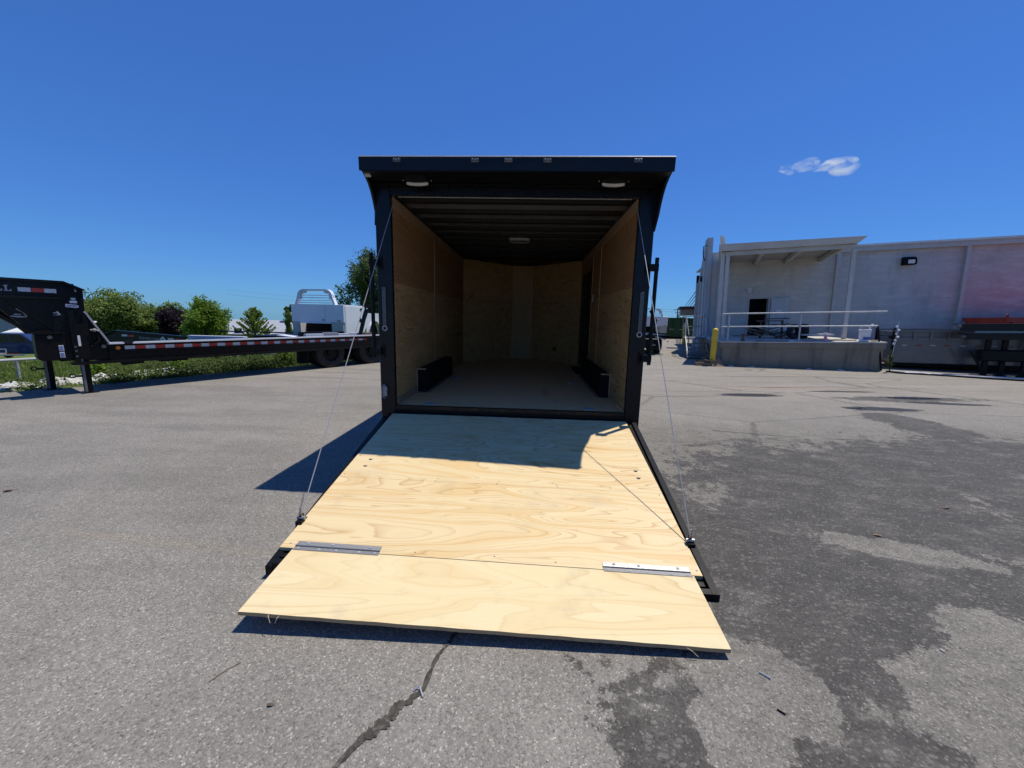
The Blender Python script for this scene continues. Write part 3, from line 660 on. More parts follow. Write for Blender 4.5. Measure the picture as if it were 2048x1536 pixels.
def shed():
    z0 = field_z(-52, 34.2); o = thing('shed', 'low shed with a pale sloping roof right of the grey house', 'shed', (-51.9, 33.6, z0), R(10)); e = -1.25 - z0
    b = MB(); b.box(0, 5.5, 0, 4, -.5, e); b.build('wall', 'tan_sign', o)
    b = MB(); b.hexa([(-.4,-.5,e-.05),(5.9,-.5,e-.05),(5.4,3,e+1.15),(.2,3,e+1.15),(-.4,-.5,e+.03),(5.9,-.5,e+.03),(5.4,3,e+1.25),(.2,3,e+1.25)]); b.build('roof', 'roof_pale', o)
    b = MB(); b.box(1.5, 1.8, .6, .9, e+.4, e+.75); b.build('vent', 'black_flat', o)
shed()
# parked vehicles under the neck
def car(label, loc, rz, L, paint, prof, wheels, win):
    o = thing('parked_car', label, 'car', loc, rz, group='vehicles parked in the field under the gooseneck neck')
    b = MB(); b.prism(prof, 'y', -.85, .85); b.build('body', paint, o, bevel=.05)
    b = MB()
    for w in win: b.prism(w, 'y', -.87, .87)
    b.build('side_window', 'glass_dark', o)
    for wx in wheels:
        for sy in (-.78, .78): b = MB(); b.tyre((wx, sy, .34), .34, .22, n=18); wh = b.build('wheel', 'rubber', o, True); h = MB(); h.disc((wx, sy-.09, .34), (0,1,0), .2, .18, 12); h.build('rim', 'car_silver', wh)
    b = MB(); b.box(L*.5-.02, L*.5+.03, -.75, -.45, .62, .78); b.box(L*.5-.02, L*.5+.03, .45, .75, .62, .78); b.build('headlight', 'white_lens', o)
    return o
def cz(x, y): return field_z(x, y)
car_pts = [(-36.5, 20.3), (-39.5, 19.6), (-42., 24.)]
sedan = [(-2.2,.3),(2.2,.3),(2.25,.62),(2.1,.82),(1.1,.95),(.4,1.4),(-.9,1.42),(-1.6,1.0),(-2.2,.92)]
pickup = [(-2.7,.4),(2.6,.4),(2.65,.8),(2.5,1.05),(1.25,1.12),(.65,1.75),(-.6,1.76),(-.75,1.12),(-2.7,1.1)]
car('dark navy pickup truck parked nearest the black toolbox', (-34.9, 21.6, cz(-34.9, 21.6)), R(28), 5.3, 'car_navy', pickup, (-1.75, 1.7), [[(.95,1.13),(.6,1.66),(.1,1.68),(.1,1.13)], [(.0,1.13),(.0,1.68),(-.5,1.68),(-.62,1.13)]])
car('blue car parked behind the motorcycle trailer, left of the navy pickup', (-38.4, 18.4, cz(-38.4, 18.4)), R(24), 4.5, 'car_blue', sedan, (-1.35, 1.35), [[(.9,.97),(.35,1.34),(-.2,1.36),(-.2,.97)], [(-.3,.97),(-.3,1.36),(-.85,1.36),(-1.35,1.0)]])
car('red and white car showing between the blue car and the navy pickup', (-41.5, 23.8, cz(-41.5, 23.8)), R(20), 4.5, 'car_red', sedan, (-1.35, 1.35), [[(.9,.97),(.35,1.34),(-.2,1.36),(-.2,.97)], [(-.3,.97),(-.3,1.36),(-.85,1.36),(-1.35,1.0)]])
def jetski():
    x, y = -33.2, 17.6; o = thing('utility_trailer', 'low silver utility trailer parked in the grass in front of the blue car', 'trailer', (x, y, cz(x, y)), R(30))
    b = MB(); b.box(-1.8, 1.6, -.7, .7, .42, .52); b.build('deck', 'car_silver', o)
    b = MB()
    for sy in (-.7, .7): b.bar((-1.8, sy, .75), (1.6, sy, .75), .05); [b.bar((xx, sy, .52), (xx, sy, .75), .04) for xx in (-1.8, -.6, .6, 1.6)]
    b.build('side_rail', 'car_silver', o)
    for sy in (-.8, .8): b = MB(); b.tyre((-.2, sy, .32), .32, .2, n=18); b.build('wheel', 'rubber', o, True)
    b = MB(); b.bar((1.6, 0, .45), (2.7, 0, .42), .08); b.build('tongue', 'car_silver', o)
jetski()

# ================================================================== BUILDING ON THE RIGHT (frame: u along the wall, v away, w up)
def frameM(P, psi, T):
    ub = Vector((math.cos(psi), -math.sin(psi), T)).normalized(); nb = Vector((math.sin(psi), math.cos(psi), 0)); nb = (nb - ub*nb.dot(ub)).normalized(); wb = ub.cross(nb)
    M = Matrix.Identity(4)
    for i in range(3): M[i][0], M[i][1], M[i][2], M[i][3] = ub[i], nb[i], wb[i], P[i]
    return M
BM = frameM((6.61, 9.6, 0), R(15), .036)
def bw(u, v, w): return BM @ Vector((u, v, w))
bld = thing('warehouse', 'long painted block warehouse with a covered loading door at its left end', 'building', M=BM)
WO = 5.5
b = MB()   # front wall with a door opening u 1.96..2.70, w .8..2.46
b.box(.62, 1.96, WO, WO+.25, -.6, 4.25); b.box(2.70, 26, WO, WO+.25, -.6, 4.25); b.box(1.96, 2.70, WO, WO+.25, 2.46, 4.25); b.box(1.96, 2.70, WO, WO+.25, -.6, .84)
b.build('wall', 'painted_block', bld)
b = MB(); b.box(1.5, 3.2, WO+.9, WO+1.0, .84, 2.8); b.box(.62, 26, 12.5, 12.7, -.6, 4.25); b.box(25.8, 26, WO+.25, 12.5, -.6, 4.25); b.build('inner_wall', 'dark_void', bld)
b = MB(); b.box(.6, 26.1, WO-.05, 12.8, 4.44, 4.52); b.build('roof', 'galv', bld)
b = MB(); b.box(3.9, 26.1, WO-.17, WO-.003, 4.23, 4.40); b.box(3.9, 26.1, WO-.21, WO-.003, 4.40, 4.435); b.build('gutter', 'grey_trim', bld)
b = MB(); b.box(.36, .62, WO-.02, WO+.35, -.6, 4.30); b.box(.62, .74, WO-.11, WO-.003, -.2, 4.2); b.build('corner_pilaster', 'grey_trim', bld)
b = MB(); b.box(4.99, 5.14, WO-.12, WO-.003, .9, 4.23); b.build('downspout', 'grey_trim', bld)
b = MB(); b.box(9.08, 9.2, WO-.14, WO-.003, -.3, 4.23); b.build('downspout', 'grey_trim', bld)
# sloping wing wall at the left corner, with the raking top that runs down to the awning
b = MB(); b.prism([(WO-.1, -.6), (9.0, -.6), (9.0, 2.25), (6.3, 5.2), (WO+.2, 5.2), (WO-.1, 5.16)], 'x', .15, .34); b.build('wing_wall', 'stucco', bld)
b = MB(); b.box(.10, .149, 5.75, 5.95, -.3, 4.7); b.box(.10, .149, 6.7, 6.85, -.3, 4.0); b.box(.02, .149, 7.6, 7.75, -.3, 3.4); b.build('rib', 'grey_trim', bld)
b = MB(); b.box(.02, .10, 6.3, 6.4, 3.35, 3.6); b.build('security_light', 'black_flat', bld)
b = MB(); b.tube([(.08, 5.65, 4.2), (.0, 5.7, 4.45), (.0, 5.7, 4.85), (.16, 5.8, 4.9)], .02, 6); b.build('conduit', 'black_flat', bld)
b = MB(); b.box(.36, .75, WO-.06, WO+.3, 4.3, 4.52); b.build('beam_end', 'grey_trim', bld)
# little maroon awning beyond the wing wall
aw = MB(); aw.box(-.64, .14, 8.1, 8.9, 2.12, 2.27); awo = aw.build('awning', 'maroon', bld); a2 = MB(); a2.box(-.58, .14, 8.15, 8.85, 1.80, 2.118); a2.build('panel', 'tan_sign', awo)
# door opening, frame, open leaf folded back on the wall
b = MB(); b.box(1.90, 1.96, WO-.03, WO+.1, .84, 2.52); b.box(2.70, 2.76, WO-.03, WO+.1, .84, 2.52); b.box(1.96, 2.70, WO-.03, WO+.1, 2.46, 2.52); b.build('door_frame', 'grey_trim', bld)
b = MB(); b.box(2.78, 3.46, WO-.10, WO-.05, .86, 2.46); lf = b.build('door', 'door_paint', bld)
b = MB(); b.box(2.98, 3.22, WO-.108, WO-.101, 1.88, 1.96); b.build('notice', 'sticker_white', lf); b = MB(); b.tube([(3.38, WO-.1, 1.62), (3.38, WO-.16, 1.62), (3.32, WO-.17, 1.62)], .02, 6); b.build('handle', 'steel', lf)
# canopy over the dock (set back from the dock edge, so the sun reaches the railing and the front strip of the slab)
cn = MB(); cn.hexa([(-.08, .9, 4.00), (3.74, .9, 4.02), (4.50, WO-.0, 4.10), (.75, WO-.0, 4.06), (-.08, .9, 4.05), (3.74, .9, 4.07), (4.50, WO-.0, 4.16), (.75, WO-.0, 4.12)]); cno = cn.build('canopy_roof', 'soffit', bld)
cn = MB(); cn.hexa([(-.10, .86, 3.88), (3.70, .86, 3.89), (3.70, .899, 3.89), (-.10, .899, 3.88), (-.10, .80, 4.10), (3.97, .80, 4.08), (3.97, .899, 4.08), (-.10, .899, 4.10)]); cn.build('fascia', 'grey_trim', cno)
cn = MB(); cn.hexa([(-.16, .84, 3.88), (-.101, .84, 3.88), (.72, WO-.02, 3.94), (.66, WO-.02, 3.94), (-.16, .80, 4.10), (-.101, .80, 4.10), (.72, WO-.02, 4.15), (.66, WO-.02, 4.15)]); cn.build('fascia', 'grey_trim', cno)
cn = MB(); cn.hexa([(3.705, .87, 3.89), (3.77, .87, 3.89), (4.60, WO-.02, 3.98), (4.54, WO-.02, 3.98), (3.705, .9, 4.08), (3.975, .80, 4.08), (4.66, WO-.02, 4.2), (4.54, WO-.02, 4.2)]); cn.build('fascia', 'grey_trim', cno)
for x in (.18, 1.28, 2.40, 3.62):
    cn = MB(); dx = .80
    cn.hexa([(x-.05, 1.12, 3.82), (x+.05, 1.12, 3.82), (x+dx+.05, WO-.01, 3.90), (x+dx-.05, WO-.01, 3.90), (x-.05, 1.12, 3.999), (x+.05, 1.12, 3.999), (x+dx+.05, WO-.01, 4.055), (x+dx-.05, WO-.01, 4.055)]); cn.build('beam', 'grey_trim', cno)
cn = MB(); cn.bar((.08, 1.04, 3.80), (3.80, 1.04, 3.83), .1, .12); cn.build('front_beam', 'grey_trim', cno)
for x in (.17, 3.75): cn = MB(); cn.box(x-.055, x+.055, .99, 1.09, .862, 3.745); cn.box(x-.1, x+.1, .94, 1.14, .862, .875); cn.build('post', 'grey_trim', bld)
cn = MB(); cn.box(-.03, .07, 1.0, 1.1, .862, 3.86); cn.build('downspout', 'grey_trim', bld)
# wall pack lamp and bulkhead light
b = MB(); b.prism([(WO-.26, 3.62), (WO-.003, 3.62), (WO-.003, 3.92), (WO-.16, 3.92), (WO-.26, 3.80)], 'x', 7.17, 7.55); lw = b.build('wall_lamp', 'black_flat', bld); b = MB(); b.prism([(WO-.268, 3.66), (WO-.262, 3.66), (WO-.262, 3.80), (WO-.268, 3.80)], 'x', 7.27, 7.48); b.build('lens', 'white_lens', lw)
b = MB(); b.ball((1.92, WO-.08, 2.8), .085, 10, 6); b.box(1.84, 2.0, WO-.06, WO-.003, 2.86, 2.94); b.build('bulkhead_light', 'white_lens', bld)
# worn white vent and antenna on the roof edge
rv = thing('roof_vent', 'leaning cream louvred vent standing on the canopy roof corner', 'vent', M=BM @ Matrix.Translation((.72, WO+.05, 4.52)))
b = MB(); b.hexa([(-.04,-.12,0),(.22,-.12,0),(.22,.02,0),(-.04,.02,0),(-.10,-.12,.72),(.05,-.12,.66),(.05,.02,.66),(-.10,.02,.72)]); b.build('frame', 'roof_pale', rv)
for k in range(7): b = MB(); z = .06+.085*k; x = -.02-.009*k; b.box(x, x+.2-.012*k, -.15, -.118, z, z+.045); b.build('louver', 'roof_pale', rv)
al = thing('roof_antenna', 'small flat cream panel tilted on the roof behind the canopy', 'antenna', M=BM @ Matrix.Translation((1.25, WO+.6, 4.52)))
b = MB(); b.tube([(.1, 0, 0), (.1, 0, .38)], .015, 6); b.build('mast', 'galv', al); b = MB(); b.hexa([(-.1,0,.34),(.16,0,.44),(.16,.25,.44),(-.1,.25,.34),(-.1,0,.36),(.16,0,.46),(.16,.25,.46),(-.1,.25,.36)]); b.build('panel', 'roof_pale', al)

# loading dock
dk = thing('loading_dock', 'raised concrete loading dock under the canopy with a stained front face', 'dock', M=BM)
b = MB(); b.box(.02, 4.36, 0.0, WO-.003, -.5, .64); b.build('dock_wall', 'concrete', dk)
b = MB(); b.box(-.04, 4.40, -.03, WO-.003, .642, .815); b.build('lip', 'concrete', dk, bevel=.012)
b = MB(); b.box(-.05, 4.41, -.04, WO-.003, .817, .86); b.build('dock_slab', 'concrete_top', dk, bevel=.008)
rl = thing('dock_railing', 'two-bar grey pipe railing along the front of the loading dock', 'railing', M=BM)
def pipe(parent, name, pts, r, mat='galv'): b = MB(); b.tube(pts, r, 8); return b.build(name, mat, parent, True)
pipe(rl, 'rail', [(-.05, .35, 1.68), (-.02, .1, 1.755), (.2, .08, 1.76), (4.36, .08, 1.76)], .024)
pipe(rl, 'rail', [(-.12, .2, 1.33), (.0, .08, 1.335), (4.18, .08, 1.335)], .022)
for x in (.17, 2.19): pipe(rl, 'post', [(x, .08, .86), (x, .08, 1.76)], .024)
pipe(rl, 'post', [(4.18, .08, 1.335), (4.25, .06, .86), (4.34, -.06, .0)], .024, 'black_satin')
# metal stairs at the left end of the dock; shade painted as dark metal
st = thing('metal_stairs', 'grey metal stairs with pipe handrails left of the loading dock', 'stairs', M=BM @ Matrix.Translation((0, .9, 0)))
for k in range(5): b = MB(); z = .15+.165*k; y = 1.15+.24*k; b.box(-.76, -.08, y, y+.26, z-.03, z); b.build('tread', 'dark_galv', st)
for x in (-.80, -.04): b = MB(); b.bar((x, 1.1, .02), (x, 2.4, .86), .035, .2); b.build('stringer', 'dark_galv', st)
b = MB(); b.box(-.8, -.04, 2.36, 3.6, .80, .84); b.build('landing', 'dark_galv', st)
for x in (-.80, -.04):
    pipe(st, 'handrail', [(x, 1.2, .2), (x, 1.2, 1.0), (x, 2.36, 1.72), (x, 3.6, 1.72)], .018, 'dark_galv')
    pipe(st, 'post', [(x, 2.36, .84), (x, 2.36, 1.72)], .022, 'white_paint' if x < -.5 else 'galv'); pipe(st, 'post', [(x, 3.58, .84), (x, 3.58, 1.72)], .018, 'dark_galv'); pipe(st, 'mid_rail', [(x, 2.36, 1.28), (x, 3.6, 1.28)], .016, 'dark_galv')  # white left post paints in the sunlight falling on it
for z in (1.28, 1.72): pipe(st, 'end_rail', [(-.8, 3.6, z), (-.04, 3.6, z)], .016, 'dark_galv')
# bollards
def bollard(label, u, v, h, r):
    p = bw(u, v, 0); z = lot_z(p.x, p.y); o = thing('bollard', label, 'bollard', (p.x, p.y, z), group='yellow bollards by the loading dock')
    b = MB(); b.tube([(0,0,-.3), (0,0,h-r*.9)], r, 20, cap=False); b.ball((0,0,h-r*.9), r, 20, 5, zmin=0.); b.build('post', 'yellow_paint', o, True); return o
bollard('yellow bollard at the front left corner of the loading dock', -.29, -.12, 1.24, .088)
bollard('yellow bollard farther back beside the metal stairs, before the green container', -.05, 11.3, 1.3, .10)

# things on and around the dock
def on_dock(u, v): return BM @ Matrix.Translation((u, v, .862))
bk = thing('bucket', 'white plastic bucket holding a wand on the right end of the dock', 'bucket', M=on_dock(3.92, .16))
b = MB(); b.tube([(0,0,0), (0,0,.36)], [.125, .155], 18); b.build('pail', 'plastic_white', bk, True); b = MB(); b.ring((0,0,.36), (0,0,1), .156, .012, 18); b.build('rim', 'plastic_white', bk, True)
b = MB(); b.tube([(-.15,0,.34), (-.10,0,.46), (.0,0,.50), (.08,0,.44), (.10,0,.36)], .007, 6); b.build('handle', 'plastic_white', bk); b = MB(); b.tube([(.08,0,.2), (.13,0,.5), (.19,0,.53)], .013, 6); b.ball((.15,0,.5), .03, 8, 5); b.build('wand', 'plastic_white', bk)
b = MB(); b.box(-.09, .1, -.15, -.135, .06, .14); b.build('label', 'sticker_blue', bk)
sb = thing('spray_bottle', 'pink spray bottle with a white trigger standing on the dock edge', 'bottle', M=on_dock(2.88, .05))
b = MB(); b.tube([(0,0,0), (0,0,.12), (0,0,.17), (0,0,.2)], [.048, .045, .025, .02], 14); b.build('bottle', 'pink', sb, True); b = MB(); b.tube([(0,0,.2), (0,0,.25)], .024, 10); b.box(-.07, .05, -.015, .015, .25, .285); b.bar((-.05,0,.25), (-.03,0,.2), .012); b.build('trigger', 'plastic_white', sb)
jk = thing('jack_stand', 'small rusty jack stand on the dock near its left end', 'stand', M=on_dock(.62, .1))
b = MB(); b.tube([(0,0,0), (0,0,.06), (0,0,.2)], [.08, .05, .035], 8); b.box(-.07, .07, -.03, .03, .2, .24); b.build('body', 'brown_scrap', jk)
def plank(label, u, v, L, wd, h, a, mat, name='board', z=0):
    M = on_dock(u, v) @ Matrix.Rotation(a, 4, 'Z') @ Matrix.Translation((0, 0, z)); b = MB(); b.box(-L/2, L/2, -wd/2, wd/2, 0, h); o = b.build(name, mat); o.matrix_world = M; return tag(o, label, 'board')
plank('pale board lying on the dock in front of the scrap heap', 1.65, .14, .85, .14, .03, .03, 'white_paint'); plank('dark strip lying under the pale board on the dock', 1.45, .05, .9, .06, .022, -.04, 'black_flat')
plank('long pale panel lying flat on the dock left of the bucket', 3.25, .8, 1.3, .5, .04, -.05, 'pale_board', 'panel'); plank('short yellowish block on the dock right of the bucket', 4.22, .2, .22, .1, .04, .1, 'pale_board', 'wood_block')
plank('grey flat board stacked on trestles behind the bucket', 3.3, 2.2, 1.1, .5, .05, 0, 'galv', 'panel', .12)
b = MB()
for k in range(8): stone(b, rng.uniform(-.16, .16), rng.uniform(-.05, .05), 0, .04, .5)
rg = b.build('rag', 'pink'); rg.matrix_world = on_dock(2.46, .06); tag(rg, 'crumpled pink rag on the dock edge left of the spray bottle', 'rag')
sc = thing('scrap_heap', 'heap of broken brown timber and junk piled before the dock door', 'heap', M=on_dock(1.75, 2.6))
r3 = np.random.default_rng(5)
for k in range(26):
    x = r3.normal(.35, .42); z = abs(r3.normal(0, .28))*max(.2, 1-abs(x-.3)*.7); L = r3.uniform(.4, 1.1); a = r3.uniform(-.5, .5); t_ = r3.uniform(-.35, .35); y = r3.uniform(-.5, .4)
    d = Vector((math.cos(a)*math.cos(t_), math.sin(a), math.sin(t_)))*L/2; c = Vector((x, y, z+.06)); b = MB(); b.bar(c-d, c+d, r3.uniform(.06, .2), .025); b.build('board', 'brown_scrap' if k % 4 else 'pale_board', sc)
for k, (x, z) in enumerate(((.25, .62), (.5, .70))): b = MB(); b.box(x-.35, x+.35, -.2, .3, z, z+.04); b.build('table_top', 'brown_scrap', sc)
for x in (.0, .7): b = MB(); b.box(x-.03, x+.03, 0, .06, 0, .66); b.build('leg', 'brown_scrap', sc)
for k, (u, v) in enumerate(((2.62, 1.9), (3.05, 2.3))):
    ty = MB(); ty.tyre((0, 0, .26), .26, .2, .5, 20); o = ty.build('tyre', 'rubber', smooth=True); o.matrix_world = on_dock(u, v) @ Matrix.Rotation(.5+k, 4, 'Z'); tag(o, ['old black tyre on the dock beside the scrap heap', 'old black tyre on the dock behind the spray bottle'][k], 'tyre')
# cardboard and timber junk at the foot of the front bollard
jp = bw(-.42, .02, 0)
jn = thing('cardboard_junk', 'flattened cardboard and dark timber offcuts round the front bollard foot', 'junk', (jp.x, jp.y, lot_z(jp.x, jp.y)), R(-15))
for k, (x0, x1, y0, y1, z0, z1, a, m_) in enumerate([(-.4,.2,-.28,.0,.0,.10,.05,'cardboard'), (-.28,.1,-.22,.1,.102,.16,-.15,'brown_scrap'), (-.15,.25,-.3,-.05,.163,.20,.2,'cardboard'), (-.05,.3,.02,.3,.0,.25,.3,'brown_scrap'), (-.36,-.1,.05,.35,.0,.14,-.3,'brown_scrap')]):
    b = MB(); b.box(x0, x1, y0, y1, z0, z1); o = b.build('carton' if m_ == 'cardboard' else 'offcut', m_, jn); o.rotation_euler = (0, 0, a)
b = MB(); b.hexa([(.1,-.35,.0),(.5,-.30,.0),(.48,-.28,.02),(.1,-.33,.03),(.12,-.2,.26),(.36,-.12,.24),(.36,-.1,.26),(.12,-.18,.28)]); b.build('carton', 'cardboard', jn)
# litter at the dock foot
for k, (u, L) in enumerate(((.85, .2), (2.45, .17), (3.3, .24), (.28, .12))):
    p = bw(u, -.16, 0); b = MB(); b.hexa([(-L/2,-.05,0),(L/2,-.04,0),(L/2,.05,0),(-L/2,.04,0),(-L/2,-.05,.012),(L/2,-.04,.03),(L/2,.05,.022),(-L/2,.04,.01)]); o = b.build('litter', 'plastic_white'); o.location = (p.x, p.y, lot_z(p.x, p.y)+.002); o.rotation_euler = (0, 0, k*.7)
    tag(o, ['pale scrap of litter at the dock foot below the jack stand', 'bright white scrap at the dock foot below the middle railing post', 'long pale scrap at the dock foot below the bucket', 'tiny pale scrap at the dock foot near the bollard'][k], 'litter')
# weed at the right corner of the dock
wp = bw(4.52, -.1, 0); o = thing('corner_weed', 'tall weed growing at the right corner of the dock', 'plant', (wp.x, wp.y, lot_z(wp.x, wp.y))); r4 = np.random.default_rng(9); pts = []; b = MB()
for k in range(5):
    tip = np.array([r4.normal(0, .07), r4.normal(0, .07), r4.uniform(.4, .7)]); b.tube([(0,0,0), tuple(tip)], [.007, .003], 5); pts.append(tip*r4.uniform(.1, 1, (12, 1)) + r4.normal(0, .03, (12, 3)))
b.build('stem', 'leaf_dark', o); q = MB(); v, f = leaf_quads(np.concatenate(pts), .07, r4); q.add(v, f); raw_build(q, 'leaves', 'leaf_dark', o, 'stuff')
fl = MB()
for k in range(6): fl.ball((r4.normal(0.02, .03), r4.normal(0, .03), .85+.1*k), .035, 7, 5)
fl.tube([(0,0,.5), (.02,0,1.5)], .006, 5); fo = fl.build('flower_spike', 'plastic_white', o)
# hoses on the ground
def ground_tube(name, label, uvs, r, mat):
    pts = []
    for u, v in uvs: p = bw(u, v, 0); pts.append((p.x, p.y, lot_z(p.x, p.y)+r))
    dense = []
    for i in range(len(pts)-1):
        p0 = Vector(pts[max(i-1,0)]); p1 = Vector(pts[i]); p2 = Vector(pts[i+1]); p3 = Vector(pts[min(i+2, len(pts)-1)])
        for k in range(6):
            t = k/6; dense.append(.5*((2*p1)+(p2-p0)*t+(2*p0-5*p1+4*p2-p3)*t*t+(3*p1-p0-3*p2+p3)*t**3))
    dense.append(Vector(pts[-1])); b = MB(); b.tube(dense, r, 8); return tag(b.build(name, mat, smooth=True), label, 'hose')
ground_tube('hose', 'black hose snaking over the asphalt from the dock corner to the right', [(4.5,.0),(4.6,-.35),(4.9,-.45),(5.5,-.6),(6.4,-.95),(7.6,-1.3),(9.5,-1.7)], .022, 'black_flat')
ground_tube('hose', 'pale looped hose lying beside the black hose near the dock corner', [(4.7,.25),(4.9,.0),(5.2,-.1),(5.35,-.35),(5.0,-.42),(4.85,-.2),(5.3,-.15),(6.0,-.42),(7.2,-.62),(8.6,-.7)], .018, 'plastic_white')

# grey dump trailer parked along the wall
DM = BM @ Matrix.Translation((5.12, 1.1, -.09)) @ Matrix.Rotation(R(-13), 4, 'Z')
dt = thing('dump_trailer', 'grey steel dump trailer with ribbed upper sides parked against the warehouse', 'trailer', M=DM)
L, Wd = 5.2, 2.0
b = MB(); b.box(0, L, 0, Wd, .24, 1.06); b.build('box', 'dumper_grey', dt, bevel=.015)
b = MB(); b.box(0, L, .02, Wd-.02, 1.062, 1.22); b.build('upper_side', 'dumper_grey', dt)
b = MB(); b.box(-.04, L+.04, -.045, .03, 1.222, 1.28); b.box(-.04, L+.04, Wd-.03, Wd+.04, 1.222, 1.28); b.build('top_rail', 'dumper_grey', dt)
for k in range(14): b = MB(); b.box(.05+.38*k, .11+.38*k, -.04, .018, .95, 1.22); b.build('rib', 'dumper_grey', dt)
b = MB(); b.box(-.05, .02, -.035, .06, .2, 1.30); b.box(-.05, .02, Wd-.06, Wd+.03, .2, 1.30); b.build('corner_post', 'black_satin', dt)
b = MB(); b.box(-.12, -.052, .0, .1, 1.0, 1.1); b.ball((-.02, -.01, 1.33), .03, 8, 5); b.build('latch', 'black_satin', dt)
for k in range(8): b = MB(); b.box(.2+.32*k, .32+.32*k, -.012, -.002, .78, .82); b.build('reflector', 'red_lens' if k % 2 else 'sticker_grey', dt)
b = MB(); b.box(.1, L, .3, Wd-.3, .12, .238); b.build('chassis', 'black_satin', dt)
for x in (3.75, 4.6): b = MB(); b.tyre((x, .12, .34), .34, .24); w_ = b.build('wheel', 'rubber', dt, True); h = MB(); h.disc((x, -.0, .34), (0,1,0), .2, .1, 12); h.build('rim', 'sticker_grey', w_)
b = MB(); b.prism([(3.25,.55),(3.4,.78),(4.95,.78),(5.1,.55),(5.1,.6),(5.0,.83),(3.35,.83),(3.2,.6)], 'y', -.22, -.004); b.build('fender', 'black_satin', dt)
# two stacked black flatbed decks in front of it, running off to the right
FM = BM @ Matrix.Translation((6.10, .05, -.09)) @ Matrix.Rotation(R(-12), 4, 'Z')
fb = thing('stacked_flatbed', 'two black flatbed trailer decks stacked one on the other at the right edge', 'trailer', M=FM)
b = MB(); b.box(0.0, 6, -.02, .05, 1.27, 1.44); b.box(-.02, 6, -.05, .45, 1.442, 1.47); b.build('upper_deck', 'black_paint', fb)
b = MB(); b.box(.12, 6, -.06, .02, 1.03, 1.18); b.box(.1, 6, -.09, .45, 1.182, 1.21); b.build('lower_deck', 'black_paint', fb)
b = MB(); b.box(.35, 1.5, .1, .22, 1.212, 1.265); b.build('spacer', 'white_paint', fb)
b = MB(); b.tube([(-.09,-.05,1.4), (-.02,-.05,1.4)], .045, 8); b.tube([(.0,-.08,1.12), (.09,-.08,1.12)], .045, 8); b.build('end_light', 'clear_lens', fb)
b = MB(); b.box(.5, 1.45, .0, .42, .42, .74); b.build('toolbox', 'black_satin', fb, bevel=.03)
for x, y in ((.62, .1), (.98, .2), (1.36, .1), (1.7, .25)): b = MB(); b.box(x-.05, x+.05, y-.05, y+.05, .02, 1.03); b.box(x-.09, x+.09, y-.09, y+.09, .0, .025); b.build('leg', 'black_satin', fb)
b = MB(); b.bar((.3, .1, .7), (.62, .1, .1), .05); b.build('brace', 'black_satin', fb)
# red roll-off container behind them
RMx = BM @ Matrix.Translation((8.95, 2.9, -.04)); rc = thing('container', 'open red steel container behind the stacked black decks', 'container', M=RMx)
b = MB(); b.box(0, 4.5, 0, 1.8, .15, 1.44); b.build('box', 'red_paint', rc, bevel=.01); b = MB(); b.box(-.05, 4.55, -.06, .04, 1.442, 1.58); b.box(-.05, 4.55, 1.76, 1.86, 1.442, 1.58); b.box(-.06, .02, .04, 1.76, 1.442, 1.58); b.build('top_rail', 'red_paint', rc)
for k in range(8): b = MB(); b.box(.1+.6*k, .2+.6*k, -.07, -.002, .15, 1.44); b.build('rib', 'red_paint', rc)
b = MB(); b.bar((-.02, -.03, 1.58), (-.06, -.03, 1.68), .05); b.build('hook', 'red_paint', rc)

# green container far back, with pole and wires
gcx = thing('container', 'dark green steel container far back between the trailer and the stairs', 'container', (8.0, 27.6, .18), R(-4))
b = MB(); b.box(0, 5.2, 0, 2.4, .12, 1.48); b.build('box', 'green_paint', gcx)
b = MB(); b.box(-.04, 5.24, -.05, 2.45, 1.482, 1.56); b.build('top_rail', 'green_paint', gcx); b = MB(); b.box(0, 5.2, .0, .1, -.05, .118); b.build('skid', 'black_flat', gcx)
for k in range(9): b = MB(); b.box(.05+.62*k, .15+.62*k, -.06, -.002, .12, 1.48); b.build('rib', 'green_paint', gcx)
for k in range(3): b = MB(); b.box(2.9+.75*k, 3.25+.75*k, -.07, -.062, .66, .70); b.build('reflector', 'sticker_grey', gcx)
up = thing('utility_pole', 'distant wooden utility pole with a crossarm above the green container', 'pole', (33.8, 89.5, -2))
b = MB(); b.tube([(0,0,0), (0,0,6.5)], [.17, .12], 8); b.build('post', 'weathered_pole', up); b = MB(); b.bar((-.9,0,6.1), (.9,0,6.1), .12); b.bar((-.6,0,5.4), (.6,0,5.4), .1); b.build('crossarm', 'weathered_pole', up); b = MB(); b.tube([(.3,0,4.2), (.3,0,5.)], .22, 10); b.tube([(-.35,0,2.6), (-.35,0,3.2)], .2, 10); b.build('transformer', 'galv', up)
def wires():
    o = thing('power_line', 'thin power lines running from the utility pole to the warehouse wall', 'wires', (33.8, 89.5, 4))
    a0 = bw(.1, 7.8, 3.1)
    for k in range(4):
        p0 = Vector((-.8+.5*k, 0, .15)); p1 = Vector((a0.x-33.8, a0.y-89.5, a0.z-4-.22*k)); pts = [p0.lerp(p1, f) + Vector((0,0,-1.0*math.sin(math.pi*f))) for f in np.linspace(0, 1, 12)]; b = MB(); b.tube(pts, .022, 4); b.build('wire', 'black_flat', o)
    for k in range(2):
        p0 = Vector((-.8, 0, .15-.5*k)); p1 = Vector((-130, 30, 4.-1.5*k)); pts = [p0.lerp(p1, f) + Vector((0,0,-2.*math.sin(math.pi*f))) for f in np.linspace(0, 1, 14)]; b = MB(); b.tube(pts, .014, 4); b.build('wire', 'black_flat', o)
wires()

